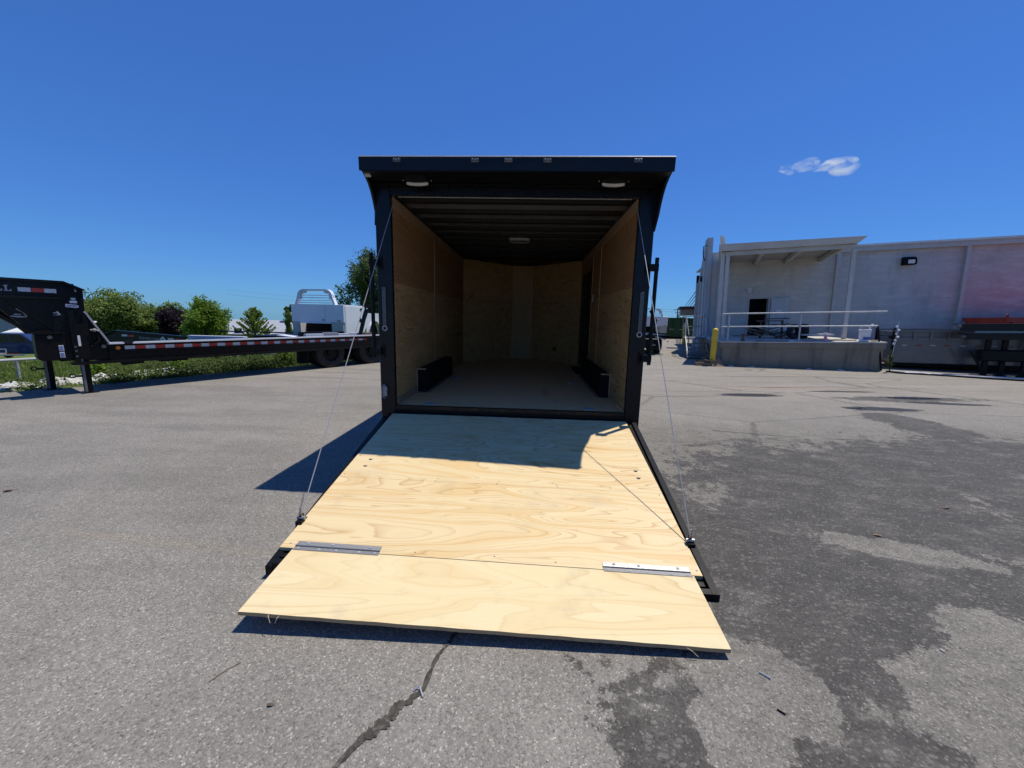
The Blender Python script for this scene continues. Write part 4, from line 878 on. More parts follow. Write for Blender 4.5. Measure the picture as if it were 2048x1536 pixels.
# ================================================================== WHITE SKIRTED TRUCK BEDS
def truck_bed(label, loc, rz, stand_h, group):
    o = thing('truck_bed', label, 'truck bed', loc, rz, group=group); W, L = 2.5, 3.3
    b = MB(); b.box(0, W, 0, .08, .56, 1.30); b.build('front_panel', 'white_paint', o, bevel=.01)
    b = MB(); b.box(1.63, 1.642, -.006, -.001, .74, 1.29); b.build('seam', 'sticker_grey', o)
    for x0, x1 in ((.03, .36), (1.92, 2.47)): b = MB(); b.box(x0, x1, .0, .06, 0, .558); b.build('front_leg', 'primer_grey', o)
    b = MB(); b.box(.37, 1.91, -.02, .03, .50, .555); b.build('lip', 'white_paint', o)
    b = MB(); b.box(.3, 2.2, .09, L, .60, .66); b.build('deck', 'sticker_grey', o)
    b = MB(); b.box(.02, .08, .09, L, 0, 1.24); b.build('side_panel', 'white_paint', o)
    b = MB(); b.box(.09, 1.5, .8, .84, .0, .595); b.build('dark_backing', 'black_flat', o)  # dark plate added so the opening under the panel looks dark inside
    b = MB(); b.prism([(.085, -.0), (1.42, -.0), (1.72, .32), (1.72, 1.06), (1.60, 1.25), (1.42, 1.29), (.085, 1.30)], 'x', 2.0, 2.5); sp = b.build('side_box', 'white_paint', o, bevel=.012)
    b = MB(); b.box(2.502, 2.512, .13, 1.40, .06, 1.24); b.build('box_door', 'white_paint', sp, bevel=.004)
    b = MB(); b.disc((2.50, 1.22, .66), (1,0,0), .10, .02, 16); b.build('fuel_cap', 'black_flat', sp); b = MB(); b.box(2.513, 2.53, 1.22, 1.38, 1.1, 1.18); b.build('latch', 'black_flat', sp)
    # rear quarter with wheel arch
    arc = [(2.45+.52*math.cos(a), .0+.62*math.sin(a)) for a in np.linspace(math.pi, 0, 12)]
    b = MB(); b.prism([(1.75, 0)] + arc + [(L, 0), (L, .98), (1.75, .98)], 'x', 2.36, 2.48); b.build('rear_quarter', 'white_paint', o)
    b = MB()
    for i in range(11): (y0, z0), (y1, z1) = arc[i], arc[i+1]; b.hexa([(2.40, y0, z0), (2.53, y0, z0), (2.53, y1, z1), (2.40, y1, z1), (2.40, y0, z0+.05), (2.53, y0, z0+.05), (2.53, y1, z1+.05), (2.40, y1, z1+.05)])
    b.build('fender_flare', 'white_paint', o)
    b = MB(); b.disc((2.2, 2.45, .05), (1,0,0), .46, .18, 22); b.build('wheel_well', 'black_flat', o)
    b = MB(); b.box(2.18, 2.36, -.012, -.001, .60, .64); b.build('marker_light', 'red_lens', o)
    b = MB(); b.box(1.48, 1.62, -.006, -.001, .60, .70); b.build('sticker', 'sticker_grey', o)
    # headache rack
    def arch(w0, w1, ztop, rad):
        pts = [(w0, 1.30)] + [(w0+.13+rad-rad*math.cos(a), ztop-rad+rad*math.sin(a)) for a in np.linspace(0, math.pi/2, 7)]
        return pts + [((w0+w1)-p[0], p[1]) for p in reversed(pts)]
    oa = arch(.18, 2.12, 1.93, .30); ia = arch(.27, 2.03, 1.86, .24); b = MB()
    for i in range(len(oa)-1):
        A, B_, C2, D = oa[i], oa[i+1], ia[i+1], ia[i]
        b.hexa([(A[0], .02, A[1]), (D[0], .02, D[1]), (D[0], .20, D[1]), (A[0], .20, A[1]), (B_[0], .02, B_[1]), (C2[0], .02, C2[1]), (C2[0], .20, C2[1]), (B_[0], .20, B_[1])])
    rk = b.build('headache_rack', 'white_paint', o)
    for sg in (0, 1):
        poly = [(.28, 1.52), (.5, 1.52), (.52, 1.74), (.74, 1.78), (.74, 1.87), (.56, 1.87), (.38, 1.80), (.29, 1.68)]
        if sg: poly = [(2.3-p[0], p[1]) for p in poly]
        b = MB(); b.prism(poly, 'y', .09, .12); b.build('gusset', 'white_paint', rk)
    for z, x0, x1 in ((1.37, .28, 2.02), (1.46, .28, 2.02), (1.58, .5, 1.8), (1.68, .5, 1.8)): b = MB(); b.tube([(x0, .1, z), (x1, .1, z)], .016, 6); b.build('bar', 'white_paint', rk)
    for x in (.25, 2.0):
        for y in (.3, 2.9): b = MB(); b.box(x-.1, x+.1, y-.1, y+.1, -stand_h, -.002 if x > 1 or y < 1 else .59); b.build('stand', 'black_flat', o)
    return o
truck_bed('white skirted truck bed with an arched headache rack, standing behind the long flatbed', (-10.16, 13.0, .53), R(-8.4), 1.0, 'white skirted truck beds')
tb2 = truck_bed('white truck bed with an arched rack peeping out right of the black cargo trailer', (7.72, 25.0, .63), R(-2), .55, 'white skirted truck beds'); tb2.scale = (.88, .88, .88)
bt = thing('equipment_trailer', 'black equipment trailer parked behind the right side of the black cargo trailer', 'trailer', (3.6, 13.6, lot_z(4.5, 13.6)))
b = MB(); b.box(0, 2.6, 0, 7, .74, .86); b.build('deck', 'black_satin', bt); b = MB(); b.box(.3, 2.3, .1, 7, .35, .739); b.build('chassis', 'black_satin', bt)
for y in (1.0, 2.0): b = MB(); v_ = MB(); b.tyre((0,0,0), .38, .26); w_ = b.build('wheel', 'rubber', bt, True); w_.location = (2.42, y, .38); w_.rotation_euler = (0, 0, R(90)); h = MB(); h.disc((0, -.12, 0), (0,1,0), .22, .24, 14); h.build('rim', 'sticker_grey', w_)
b = MB(); b.box(1.5, 2.1, -.3, -.003, .30, .72); b.build('toolbox', 'black_satin', bt, bevel=.03)
b = MB(); b.bar((1.9, -.35, .80), (2.35, -.32, .70), .05); b.box(1.75, 1.95, -.32, -.303, .42, .47); b.build('handle', 'steel', bt)
b = MB(); b.bar((1.7, -.15, .86), (1.95, -.1, 1.45), .09); b.bar((1.95, -.1, 1.45), (1.75, .1, 1.9), .09); b.build('hitch_frame', 'black_satin', bt)
for p in ((2.45, -.31, .62), (2.0, -.2, 1.5)): b = MB(); b.ball(p, .035, 8, 5); b.build('bolt', 'steel', bt)

# ================================================================== LONG BLACK GOOSENECK FLATBED (left); local x along it, y away from the camera
fl = thing('gooseneck_flatbed', 'long black gooseneck flatbed trailer with a red and white reflective stripe along its side', 'trailer', (-7.5, 2.61, 0), math.atan2(.87, .493))
b = MB(); b.box(.30, 7.4, -.03, .05, .56, .835); b.box(.30, 7.4, -.065, .09, .50, .559); b.box(.30, 7.4, -.065, .05, .70, .715); b.build('side_rail', 'black_paint', fl)
b = MB(); b.box(.31, 7.4, -.07, .0, .837, .868); b.build('sunlit_rub_rail', 'white_paint', fl)  # white carries the sun glare on the black rail's top flange
b = MB(); b.box(.31, 7.4, .062, .95, .68, .705); b.build('deck', 'black_satin', fl)
b = MB(); b.box(.31, 7.4, .952, 1.0, .5, .72); b.build('side_rail', 'black_paint', fl)
b = MB(); b.box(.3, 7.4, .75, .87, .44, .549); [b.box(.6+.6*k, .68+.6*k, .06, .95, .55, .678) for k in range(11)]; b.build('main_beam', 'black_satin', fl)
for k in range(36):
    u = .51+.1465*k; b = MB(); b.box(u+.002, u+.1445, -.0345, -.0305, .735-.001*k, .80-.001*k); b.build('white_reflector' if k % 2 == 0 else 'red_reflector', 'white_tape' if k % 2 == 0 else 'red_tape', fl)
def amber(u, z, mat='amber_lens'): b = MB(); b.tube([(u, -.05, z), (u, -.031, z)], .032, 12); b.build('marker_light', mat, fl)
amber(.42, .765); amber(.24, .80, 'clear_lens')
# gooseneck: arm beams, column, gusset, brace
for y in (0., .85):
    b = MB(); b.box(-2.7, .0, y+.02, y+.05, 1.63, 1.86); b.prism([(-2.7, 1.86), (-.13, 1.86), (.10, 1.75), (.12, 1.77), (-.12, 1.895), (-2.7, 1.91)], 'y', y-.04, y+.12); b.box(-2.7, -.17, y-.04, y+.12, 1.595, 1.629); b.build('neck_beam', 'black_paint', fl)
    b = MB(); b.prism([(-.17, 1.595), (-.17, 1.855), (-.13, 1.858), (.098, 1.748), (.085, 1.37), (.32, .87), (.30, .837), (.30, .55), (-.22, .58), (-.24, 1.0), (-.50, 1.0), (-.82, 1.42), (-1.15, 1.594)], 'y', y+.03, y+.08); b.build('neck_plate', 'black_paint', fl)
    b = MB(); b.bar((.075, y+.02, 1.40), (.315, y+.02, .875), .10, .025, up=(.9, 0, .4)); b.build('brace', 'sticker_grey' if y == 0 else 'black_paint', fl)
    b = MB(); b.bar((-1.15, y+.02, 1.60), (-.50, y+.02, 1.02), .07, .05, up=(.7,0,.7)) if y == 0 else None; b.bar((-.75, y+.0, 1.55), (-.30, y+.0, 1.1), .06, .03, up=(.7,0,.7)); b.build('strut', 'black_satin', fl)
    b = MB(); b.box(-.13, -.06, y-.03, y+.029, .56, 1.42); b.box(.03, .09, y-.03, y+.029, .86, 1.36); b.box(-.17, .30, y-.06, y+.1, .50, .549); b.build('column_flange', 'black_paint', fl)
b = MB(); b.box(-.2, .1, .09, .84, .6, .75); b.box(-.2, .1, .13, .84, 1.5, 1.7); b.box(-2.7, -2.5, .13, .84, 1.62, 1.86); b.build('cross_member', 'black_satin', fl)
b = MB(); b.box(-2.6, -2.5, .4, .5, 1.2, 1.6); b.build('coupler', 'black_satin', fl)
b = MB(); rr = .06; x0, x1, z0, z1 = -.545, -.225, .60, 1.03
b.prism([(x0+rr, z0), (x1-.02, z0), (x1, z0+.02), (x1, z1), (x0+.02, z1), (x0, z1-.02), (x0, z0+rr), (x0+.018, z0+.018)], 'y', -.12, .12); tbx = b.build('toolbox', 'black_satin', fl, bevel=.012)
b = MB(); b.prism([(x0-.012, z1), (x1+.012, z1), (x1+.012, z1+.03), (x0+.14, z1+.065), (x0-.012, z1+.03)], 'y', -.14, .14); b.build('lid', 'black_satin', tbx)
b = MB(); b.tube([(-.385, -.135, .985), (-.385, -.121, .985)], .03, 12); b.build('lock', 'clear_lens', tbx)
for z0, z1 in ((.755, .85), (.645, .74)): b = MB(); b.box(-.305, -.25, -.126, -.1215, z0, z1); s_ = b.build('sticker', 'sticker_white', tbx); q = MB(); [q.box(-.30, -.255, -.129, -.1265, z0+.01+.02*i, z0+.018+.02*i) for i in range(4)]; q.build('print', 'sticker_blue', s_)
b = MB(); b.box(-.062, -.03, -.04, -.031, .82, 1.0); b.build('sticker', 'sticker_white', fl)
for i, (u, m_) in enumerate(((-.61, 'white_tape'), (-.474, 'red_tape'), (-.340, 'white_tape'))): b = MB(); b.box(u+.002, u+.132, .012, .019, 1.698-.002*i, 1.762-.002*i); b.build('red_reflector' if i == 1 else 'white_reflector', m_, fl)
# serif LL at the end of the maker's name on the neck
for u in (-.835, -.745):
    b = MB(); b.box(u+.012, u+.034, .013, .019, 1.705, 1.782); b.box(u, u+.046, .013, .0192, 1.776, 1.788); b.box(u, u+.075, .013, .0194, 1.698, 1.71); b.box(u+.063, u+.075, .013, .0196, 1.71, 1.728); b.build('letter', 'sticker_grey', fl)
# badges on the column
b = MB(); b.prism([(-.075,1.745),(-.03,1.785),(.005,1.78),(.03,1.74),(-.02,1.712)], 'y', .024, .0295); b.build('badge', 'sticker_grey', fl)
b = MB(); b.tube([(-.03, .024, 1.683), (-.03, .0296, 1.683)], .03, 12); b.build('badge', 'sticker_grey', fl)
b = MB(); b.tube([(-.03, .024, 1.617), (-.03, .0297, 1.617)], .03, 12); b.build('badge', 'sticker_teal', fl)
b = MB(); b.box(-.075, .01, .024, .0295, 1.54, 1.58); b.build('badge', 'sticker_white', fl)
b = MB(); b.prism([(-.13,1.475),(-.01,1.462),(.02,1.472),(.022,1.50),(.0,1.515),(-.13,1.525)], 'y', .022, .0292); bd = b.build('badge', 'sticker_white', fl); b = MB(); [b.box(-.11+.017*i, -.10+.017*i, .0205, .0215, 1.482, 1.505) for i in range(7)]; b.build('print', 'sticker_blue', bd)
# pale outlined emblems low on the neck
b = MB(); b.prism([(-.73,1.325),(-.56,1.315),(-.565,1.30),(-.65,1.295),(-.72,1.308)], 'y', .022, .0294); b.bar((-.66,.026,1.43), (-.575,.026,1.36), .008, .012); b.bar((-.6,.026,1.38), (-.562,.026,1.315), .008, .014); b.box(-.69, -.62, .022, .029, 1.335, 1.35); b.build('emblem', 'sticker_grey', fl)
b = MB(); b.box(-.645, -.615, .022, .0294, 1.42, 1.45); b.build('emblem', 'sticker_teal', fl)
b = MB(); b.bar((-.245,.026,1.40), (-.215,.026,1.345), .007, .012); b.bar((-.235,.026,1.405), (-.2,.026,1.34), .007, .008); b.box(-.28, -.24, .022, .029, 1.365, 1.38); b.box(-.28, -.22, .022, .0292, 1.335, 1.342); b.build('emblem', 'sticker_grey', fl)
for z in (.65, .74, .81): b = MB(); b.tube([(-.1, .0, z), (-.1, -.05, z)], .018, 10); b.build('knob', 'clear_lens', fl)
b = MB(); b.tube([(.10,-.05,1.09), (.17,-.05,1.095), (.20,-.06,1.07)], .014, 8); b.ball((.15,-.05,1.09), .03, 8, 5); b.build('crank', 'steel', fl); b = MB(); b.tube([(.18,.0,1.05), (.2,-.02,.9), (.12,-.02,.82), (.0,-.02,.8)], .012, 6); b.build('hose', 'black_flat', fl)
def jack(x, y, px):
    b = MB(); b.box(x-.05, x+.05, y-.05, y+.05, .0, .6); j = b.build('jack_leg', 'black_satin', fl); b = MB(); b.box(x-.075, x+.075, y-.075, y+.075, .60, 1.2); b.build('sleeve', 'black_satin', j)
    b = MB(); b.box(x-.11, x+.11, y-.11, y+.11, .001, .016); b.build('foot', 'black_satin', j); b = MB(); b.box(x-.052, x-.02, y-.056, y-.051, .02, .6); b.build('face', 'dark_galv', j)
    b = MB(); b.tube([(x-.05, y-.03, px), (x-.12, y-.05, px+.005), (x-.14, y-.05, px+.01)], .016, 8); b.ring((x-.175, y-.05, px+.015), (.2,1,0), .032, .009, 14, 6); b.build('pin', 'black_satin', j)
jack(-.01, .04, .30); jack(-.31, .90, .38)
def dual(u, y, z=.42, r=.42):
    for k, yy in enumerate((y, y+.30)):
        b = MB(); b.tyre((u, yy, z), r, .26); w_ = b.build('wheel', 'rubber', fl, True); h = MB(); h.disc((u, yy-.06, z), (0,1,0), r*.57, .12, 20); h.disc((u, yy-.11, z), (0,1,0), .09, .06, 12); h.build('rim', 'black_satin' if k == 0 else 'black_flat', w_)
for u in (4.65, 5.98):
    dual(u, .13)
b = MB(); [b.box(u-.06, u+.06, .1, .98, .34, .46) for u in (4.65, 5.98)]; b.box(4.2, 6.5, .75, .87, .2, .34); b.build('axle', 'black_satin', fl)
for q in ((4.02, 4.06, .1, .5, .16, .55), (5.28, 5.32, .1, .5, .2, .5)): b = MB(); b.box(*q); b.build('mud_flap', 'black_flat', fl)
b = MB(); b.bar((.45, .0, .47), (.76, .02, .485), .05, .05); b.bar((.46, .0, .47), (.40, .0, .6), .03); b.bar((.74, .0, .48), (.72, .0, .6), .03); b.build('step', 'black_satin', fl)
for q in ((1.1, 1.55, .3, .6, .43, .50), (4.1, 6.6, .5, .75, .12, .5)): b = MB(); b.box(*q); b.build('under_deck_box', 'black_satin', fl)  # the long box is a dark mass added under the rear deck
b = MB(); b.box(.50, .64, -.072, -.02, .869, .90); b.box(.51, .62, -.076, -.071, .83, .865); b.build('winch', 'black_flat', fl)
b = MB(); b.bar((5.62, .05, .87), (5.80, .08, 1.36), .10, .06); b.bar((5.80, .08, 1.36), (5.97, .1, 1.74), .12, .06); b.build('raised_ramp', 'black_satin', fl)
for p in ((5.9, .06, 1.62), (6.08, .28, 1.55)): b = MB(); b.ball(p, .03, 8, 5); b.build('bolt', 'sticker_grey', fl)
# loose pieces lying on the flatbed
pc = thing('steel_parts', 'black and white steel pieces lying on the rear of the flatbed deck', 'steel parts', (-5.40, 6.55, .706), math.atan2(.87, .493))
for k, (x, y, L_, m_, h) in enumerate([(-.1,.2,.5,'white_paint',.21), (.38,.2,.42,'sticker_grey',.235), (.78,.2,.36,'white_paint',.20), (.3,.45,1.3,'black_satin',.25), (1.2,.2,.4,'white_paint',.22)]): b = MB(); b.box(x-L_/2, x+L_/2, y-.06, y+.06, 0, h); b.build('steel_piece', m_, pc)
b = MB(); b.box(1.45, 1.7, .1, .2, 0, .22); b.build('offcut', 'cardboard', pc)

# second gooseneck behind it, with the maker's name and arrow emblem
z2 = field_z(-14, 9.)
g2 = thing('gooseneck_trailer', 'black gooseneck trailer neck showing above the flatbed deck, with lettering and a white diamond emblem', 'trailer', (-14.9, 9.05, z2), R(1.5))
h2 = .72 - z2
b = MB(); b.prism([(-.1, h2-.45), (.28, h2-.1), (.95, h2+.0), (1.0, h2-.0), (3.25, h2-.14), (3.3, h2-.16), (3.3, h2-.5)], 'y', 0, .06); b.build('neck_plate', 'black_paint', g2)
b = MB(); b.bar((-.1, -.03, h2-.43), (.95, -.03, h2+.0), .10, .03); b.bar((.97, -.03, h2+.0), (3.3, -.03, h2-.145), .10, .025); b.build('flange', 'black_paint', g2)
b = MB(); b.box(1.0, 3.2, .0, .08, 0.02, h2-.5); b.box(.4, 8., .1, 1.9, h2-.95, h2-.7); b.build('chassis', 'black_satin', g2)
for k, (x, m_) in enumerate(((1.13, 'white_tape'), (1.36, 'red_tape'), (2.72, 'white_tape'), (2.93, 'red_tape'))): b = MB(); zz = h2-.16-.055*(x-1.13); b.box(x, x+.2, -.008, -.001, zz-.035, zz+.03); b.build('white_reflector' if k % 2 == 0 else 'red_reflector', m_, g2)
MT = Matrix.Translation((1.72, -.004, h2-.27)) @ Matrix.Rotation(R(3.2), 4, 'Y') @ Matrix.Rotation(R(90), 4, 'X')
text_mesh('lettering', 'DOWN 2 EARTH', .115, 'sticker_grey', g2, MT, .002)
b = MB(); cx_, cz_ = 2.55, h2-.265; b.prism([(cx_-.10, cz_), (cx_, cz_-.10), (cx_+.10, cz_), (cx_, cz_+.10)], 'y', -.009, -.001); em = b.build('emblem', 'sticker_white', g2)
b = MB(); b.prism([(cx_-.055, cz_+.025), (cx_-.055, cz_+.005), (cx_-.014, cz_+.005), (cx_-.014, cz_-.065), (cx_+.014, cz_-.065), (cx_+.014, cz_+.005), (cx_+.055, cz_+.005), (cx_+.055, cz_+.025)], 'y', -.013, -.0095); b.build('arrow', 'sticker_blue', em)
for x in (1.2, 2.3): b = MB(); b.tyre((x+3.2, .15, .4), .4, .26); b.build('wheel', 'rubber', g2, True)
b = MB(); b.box(1.1, 1.9, -.05, .1, h2-.95, h2-.86); b.build('step', 'sticker_grey', g2)
# pale utility body and black trailer in the weeds behind the flatbed
zu = field_z(-12.5, 11.3)
ub_ = thing('truck_service_bed', 'white utility truck bed with a wheel arch standing in the weeds behind the flatbed', 'truck bed', (-13.35, 11.3, zu), R(2))
t0 = .47 - zu
arc = [(.68+.17*math.cos(a), .42+.17*math.sin(a)) for a in np.linspace(math.pi, 0, 10)]
b = MB(); b.prism([(0, .2)] + [(.49, .2)] + arc + [(.87, .2), (2.15, .2), (2.15, t0-.2), (0, t0-.2)], 'y', 0, .14); b.build('side_box', 'white_paint', ub_)
b = MB(); b.box(-.03, 2.18, -.03, .16, t0-.198, t0-.05); b.build('lid', 'white_paint', ub_)
b = MB(); b.box(-.05, 2.2, -.05, .18, t0-.048, t0); b.build('top_rail', 'white_paint', ub_)
for x in (.4, 1.0, 1.5): b = MB(); b.box(x, x+.012, -.006, -.001, .25, t0-.22); b.build('seam', 'sticker_grey', ub_)
b = MB(); b.box(.15, 1.1, -.037, -.031, t0-.14, t0-.11); b.build('stripe', 'sticker_grey', ub_)
b = MB(); b.prism([(p[0]*1.0, p[1]) for p in arc] + [(.68+.20*math.cos(a), .42+.20*math.sin(a)) for a in np.linspace(0, math.pi, 10)], 'y', -.02, -.001); b.build('arch_trim', 'sticker_grey', ub_)
b = MB(); b.box(.2, 1.9, .02, .12, -.1, .198); b.build('stand', 'cardboard', ub_)
b = MB(); b.box(1.75, 2.2, -.12, -.06, t0-.42, t0-.2); b.build('panel', 'white_paint', ub_)
kt = thing('equipment_trailer', 'black equipment trailer with white tilted fenders right of the white utility truck bed', 'trailer', (-11.15, 11.9, field_z(-10.5, 12)), R(0)); zk = field_z(-10.5, 12)
b = MB(); b.box(0, 2.9, 0, 2, .5-0.0, .50-zk); b.build('box', 'black_satin', kt); b = MB(); b.box(-2.4, 2.5, 1.2, 1.3, .55-zk, .60-zk); b.build('top_rail', 'black_satin', kt)
b = MB(); b.hexa([(1.1,-.2,.52-zk),(1.95,-.2,.45-zk),(1.95,.3,.45-zk),(1.1,.3,.52-zk),(1.1,-.2,.56-zk),(1.98,-.2,.475-zk),(1.98,.3,.475-zk),(1.1,.3,.56-zk)]); b.build('fender', 'white_paint', kt)
for x in (.4, 1.3): b = MB(); b.tyre((x, .1, .36), .36, .24); b.build('wheel', 'rubber', kt, True)
bs = thing('blue_skid', 'blue steel frame partly hidden behind the flatbed deck', 'frame', (-9.75, 12.25, field_z(-9.5, 12.2)), R(2)); zb = field_z(-9.5, 12.2)
b = MB(); b.box(0, .38, 0, .5, .36-zb, .50-zb); b.box(.40, .95, -.05, .5, .36-zb, .50-zb); b.build('top_bar', 'blue_paint', bs); b = MB(); b.box(.05, .15, .0, .1, 0, .36-zb); b.box(.8, .9, 0, .1, 0, .36-zb); b.build('leg', 'blue_paint', bs); b = MB(); b.box(.25, .95, -.02, .1, .08, .30); b.build('panel', 'blue_paint', bs)
b = MB(); [b.box(.3+.16*k, .4+.16*k, -.03, .1, .302, .33) for k in range(4)]; b.build('notch', 'blue_paint', bs)

# ================================================================== MAIN TRAILER (origin at the foot of its rear door)
tr = thing('cargo_trailer', 'black enclosed cargo trailer with its plywood lined rear ramp door lowered', 'trailer', (0, 0, 0))
H, WI, ZF, ZC, LN = 1.295, 1.15, .57, 2.577, 4.04
def bx(name, mat, *a, parent=tr, bevel=0., label=None): b = MB(); b.box(*a); return b.build(name, mat, parent, bevel=bevel, label=label)
# outer skin
for s in (-1, 1):
    bx('side_skin', 'black_paint', s*1.288, s*1.268, .062, LN, .46, 2.755)
    b = MB(); b.hexa([(s*1.288, LN, .46), (s*.30, 5.18, .46), (s*.28, 5.16, .46), (s*1.266, LN, .46), (s*1.288, LN, 2.755), (s*.30, 5.18, 2.755), (s*.28, 5.16, 2.755), (s*1.266, LN, 2.755)]); b.build('nose_skin', 'black_paint', tr)
bx('nose_cap', 'black_paint', -.30, .30, 5.16, 5.19, .46, 2.755)
b = MB(); b.prism([(-1.266, .07), (1.266, .07), (1.266, LN), (.28, 5.155), (-.28, 5.155), (-1.266, LN)], 'z', 2.632, 2.645); b.build('ceiling_sheet', 'dark_roof', tr)
b = MB(); b.prism([(-1.30, .305), (1.30, .305), (1.30, LN), (.30, 5.20), (-.30, 5.20), (-1.30, LN)], 'z', 2.757, 2.784); b.build('roof', 'black_paint', tr)
b = MB(); b.prism([(-WI, 4.045), (WI, 4.045), (.23, 5.03), (-.23, 5.03)], 'z', ZC+.001, ZC+.006); b.build('nose_ceiling', 'black_satin', tr)
# roof bows
for k in range(12):
    y = .32 + .406*k
    hw = WI-.012 if y < LN else max(.2, (WI-.03)*(1-(y-LN)/1.15))
    b = MB(); b.prism([(y-.05, 2.631), (y-.032, 2.592), (y+.032, 2.592), (y+.05, 2.631)], 'x', -hw, hw); b.build('roof_bow', 'black_satin', tr)
# rear frame
for s in (-1, 1):
    b = MB(); b.box(s*WI, s*H, 0, .06, .364, 2.662); b.build('rear_post', 'black_paint', tr, bevel=.006)
bx('rear_header', 'black_paint', -WI+.001, WI-.001, .002, .06, ZC, 2.664)
bx('header_lip', 'sticker_grey', -WI+.06, WI-.06, .061, .075, ZC-.004, ZC+.004)
bx('sill', 'black_satin', -WI+.001, WI-.001, .0, .06, .36, ZF-.002)
bx('sill_edge', 'black_paint', -WI+.002, WI-.002, -.012, .03, ZF-.03, ZF+.003)
b = MB(); b.tube([(-WI, -.02, .497), (WI, -.02, .478)], .016, 10); b.build('ramp_hinge', 'black_satin', tr)
# chassis below
b = MB(); [b.box(s*.9, s*1.0, .065, 5.0, .36, .46) for s in (-1, 1)]; [b.box(-1.26, 1.26, .4+.45*k, .46+.45*k, .40, .46) for k in range(9)]; b.bar((-.9, 4.6, .41), (0, 6.6, .41), .08, .12); b.bar((.9, 4.6, .41), (0, 6.6, .41), .08, .12); b.build('chassis', 'black_satin', tr)
b = MB(); b.tube([(0, 6.1, .06), (0, 6.1, 1.0)], .04, 8); b.box(-.1, .1, 6.0, 6.2, .0, .02); b.build('tongue_jack', 'black_satin', tr)
for s in (-1, 1):
    for y in (1.2, 2.0):
        b = MB(); b.tyre((0,0,0), .36, .20); w_ = b.build('wheel', 'rubber', tr, True); w_.location = (s*1.165, y, .36); w_.rotation_euler = (0, 0, R(90)); h = MB(); h.disc((0, -.10, 0), (0,1,0), .2, .2, 16); h.build('rim', 'car_silver', w_)
# spoiler over the door with curved side wings
prof = [(-.35, 2.785), (-.335, 2.70), (-.27, 2.676), (-.225, 2.655), (-.175, 2.625), (-.125, 2.575), (-.08, 2.51), (-.035, 2.42), (.005, 2.30), (.30, 2.30), (.30, 2.785)]
sp_ = MB(); sp_.hexa([(-1.284,-.284,2.772),(1.284,-.384,2.75),(1.284,.3,2.76),(-1.284,.3,2.772),(-1.284,-.284,2.786),(1.284,-.384,2.762),(1.284,.3,2.772),(-1.284,.3,2.786)]); spo = sp_.build('spoiler', 'black_paint', tr)
for s in (-1, 1): b = MB(); b.prism([(p[0]-(.05*s if p[0] < 0 else 0), p[1]-.011*s-.004) for p in prof], 'x', s*1.285, s*1.305); b.build('wing', 'black_paint', spo)
b = MB(); b.hexa([(-1.306,-.300,2.684),(1.306,-.398,2.66),(1.306,-.385,2.66),(-1.306,-.285,2.684),(-1.306,-.304,2.790),(1.306,-.404,2.764),(1.306,-.385,2.762),(-1.306,-.285,2.786)]); b.build('fascia', 'black_paint', spo)
b = MB(); b.hexa([(-1.284,-.296,2.674),(1.284,-.396,2.655),(1.284,.3,2.655),(-1.284,.3,2.668),(-1.284,-.296,2.683),(1.284,-.396,2.662),(1.284,.3,2.664),(-1.284,.3,2.677)]); b.build('underside', 'black_satin', spo)
b = MB(); b.box(-1.25, 1.25, -.06, -.02, 2.645, 2.656); b.build('trim_strip', 'black_satin', spo)
b = MB(); b.tube([(-1.306, -.302, 2.792), (1.306, -.402, 2.767)], .005, 6); b.build('edge_highlight', 'galv', spo)  # pale tube added as the sun highlight along the spoiler's top edge
for x in (-.972, -.307, -.03, .29, 1.013):
    b = MB(); yf = -.352-.0383*x; zq = 2.749-.0095*x; b.box(x-.034, x+.034, yf-.012, yf-.001, zq-.016, zq+.016); m_ = b.build('marker_light', 'clear_lens', spo, bevel=.004); q = MB(); [q.ball((x-.02+.02*i, yf-.016, zq+.004-.006*(i % 2)), .006, 6, 4) for i in range(3)]; q.build('led', 'steel', m_)
for x, y in ((-.85, -.165), (.87, -.19)):
    b = MB(); n = 20; vs = [(x+.115*math.cos(2*math.pi*k/n), y+.075*math.sin(2*math.pi*k/n)) for k in range(n)]; b.prism(vs, 'z', 2.640, 2.672 if x < 0 else 2.658); ll = b.build('loading_light', 'black_flat', spo)
    b = MB(); m = 9; a_ = [math.pi*(.12+.76*k/(m-1)) for k in range(m)]; po = [(x+.105*math.cos(t), y+.068*math.sin(t)) for t in a_]; pi_ = [(x+.09*math.cos(t), y+.034*math.sin(t)) for t in reversed(a_)]
    b.prism(po+pi_, 'z', 2.622, 2.6395); b.build('lens', 'white_lens', ll)
    b = MB(); [b.ball((x+sg*.125, y+.02, 2.655), .008, 6, 4) for sg in (-1, 1)]; b.build('screw', 'steel', ll)
for s in (-1, 1): b = MB(); b.prism([(-.25, 2.672), (-.20, 2.672), (-.22, 2.655)], 'x', s*1.235, s*1.284); b.build('sky_gap_patch', 'sticker_grey', spo)  # grey wedge added as the glimpse of sky between wing and underside
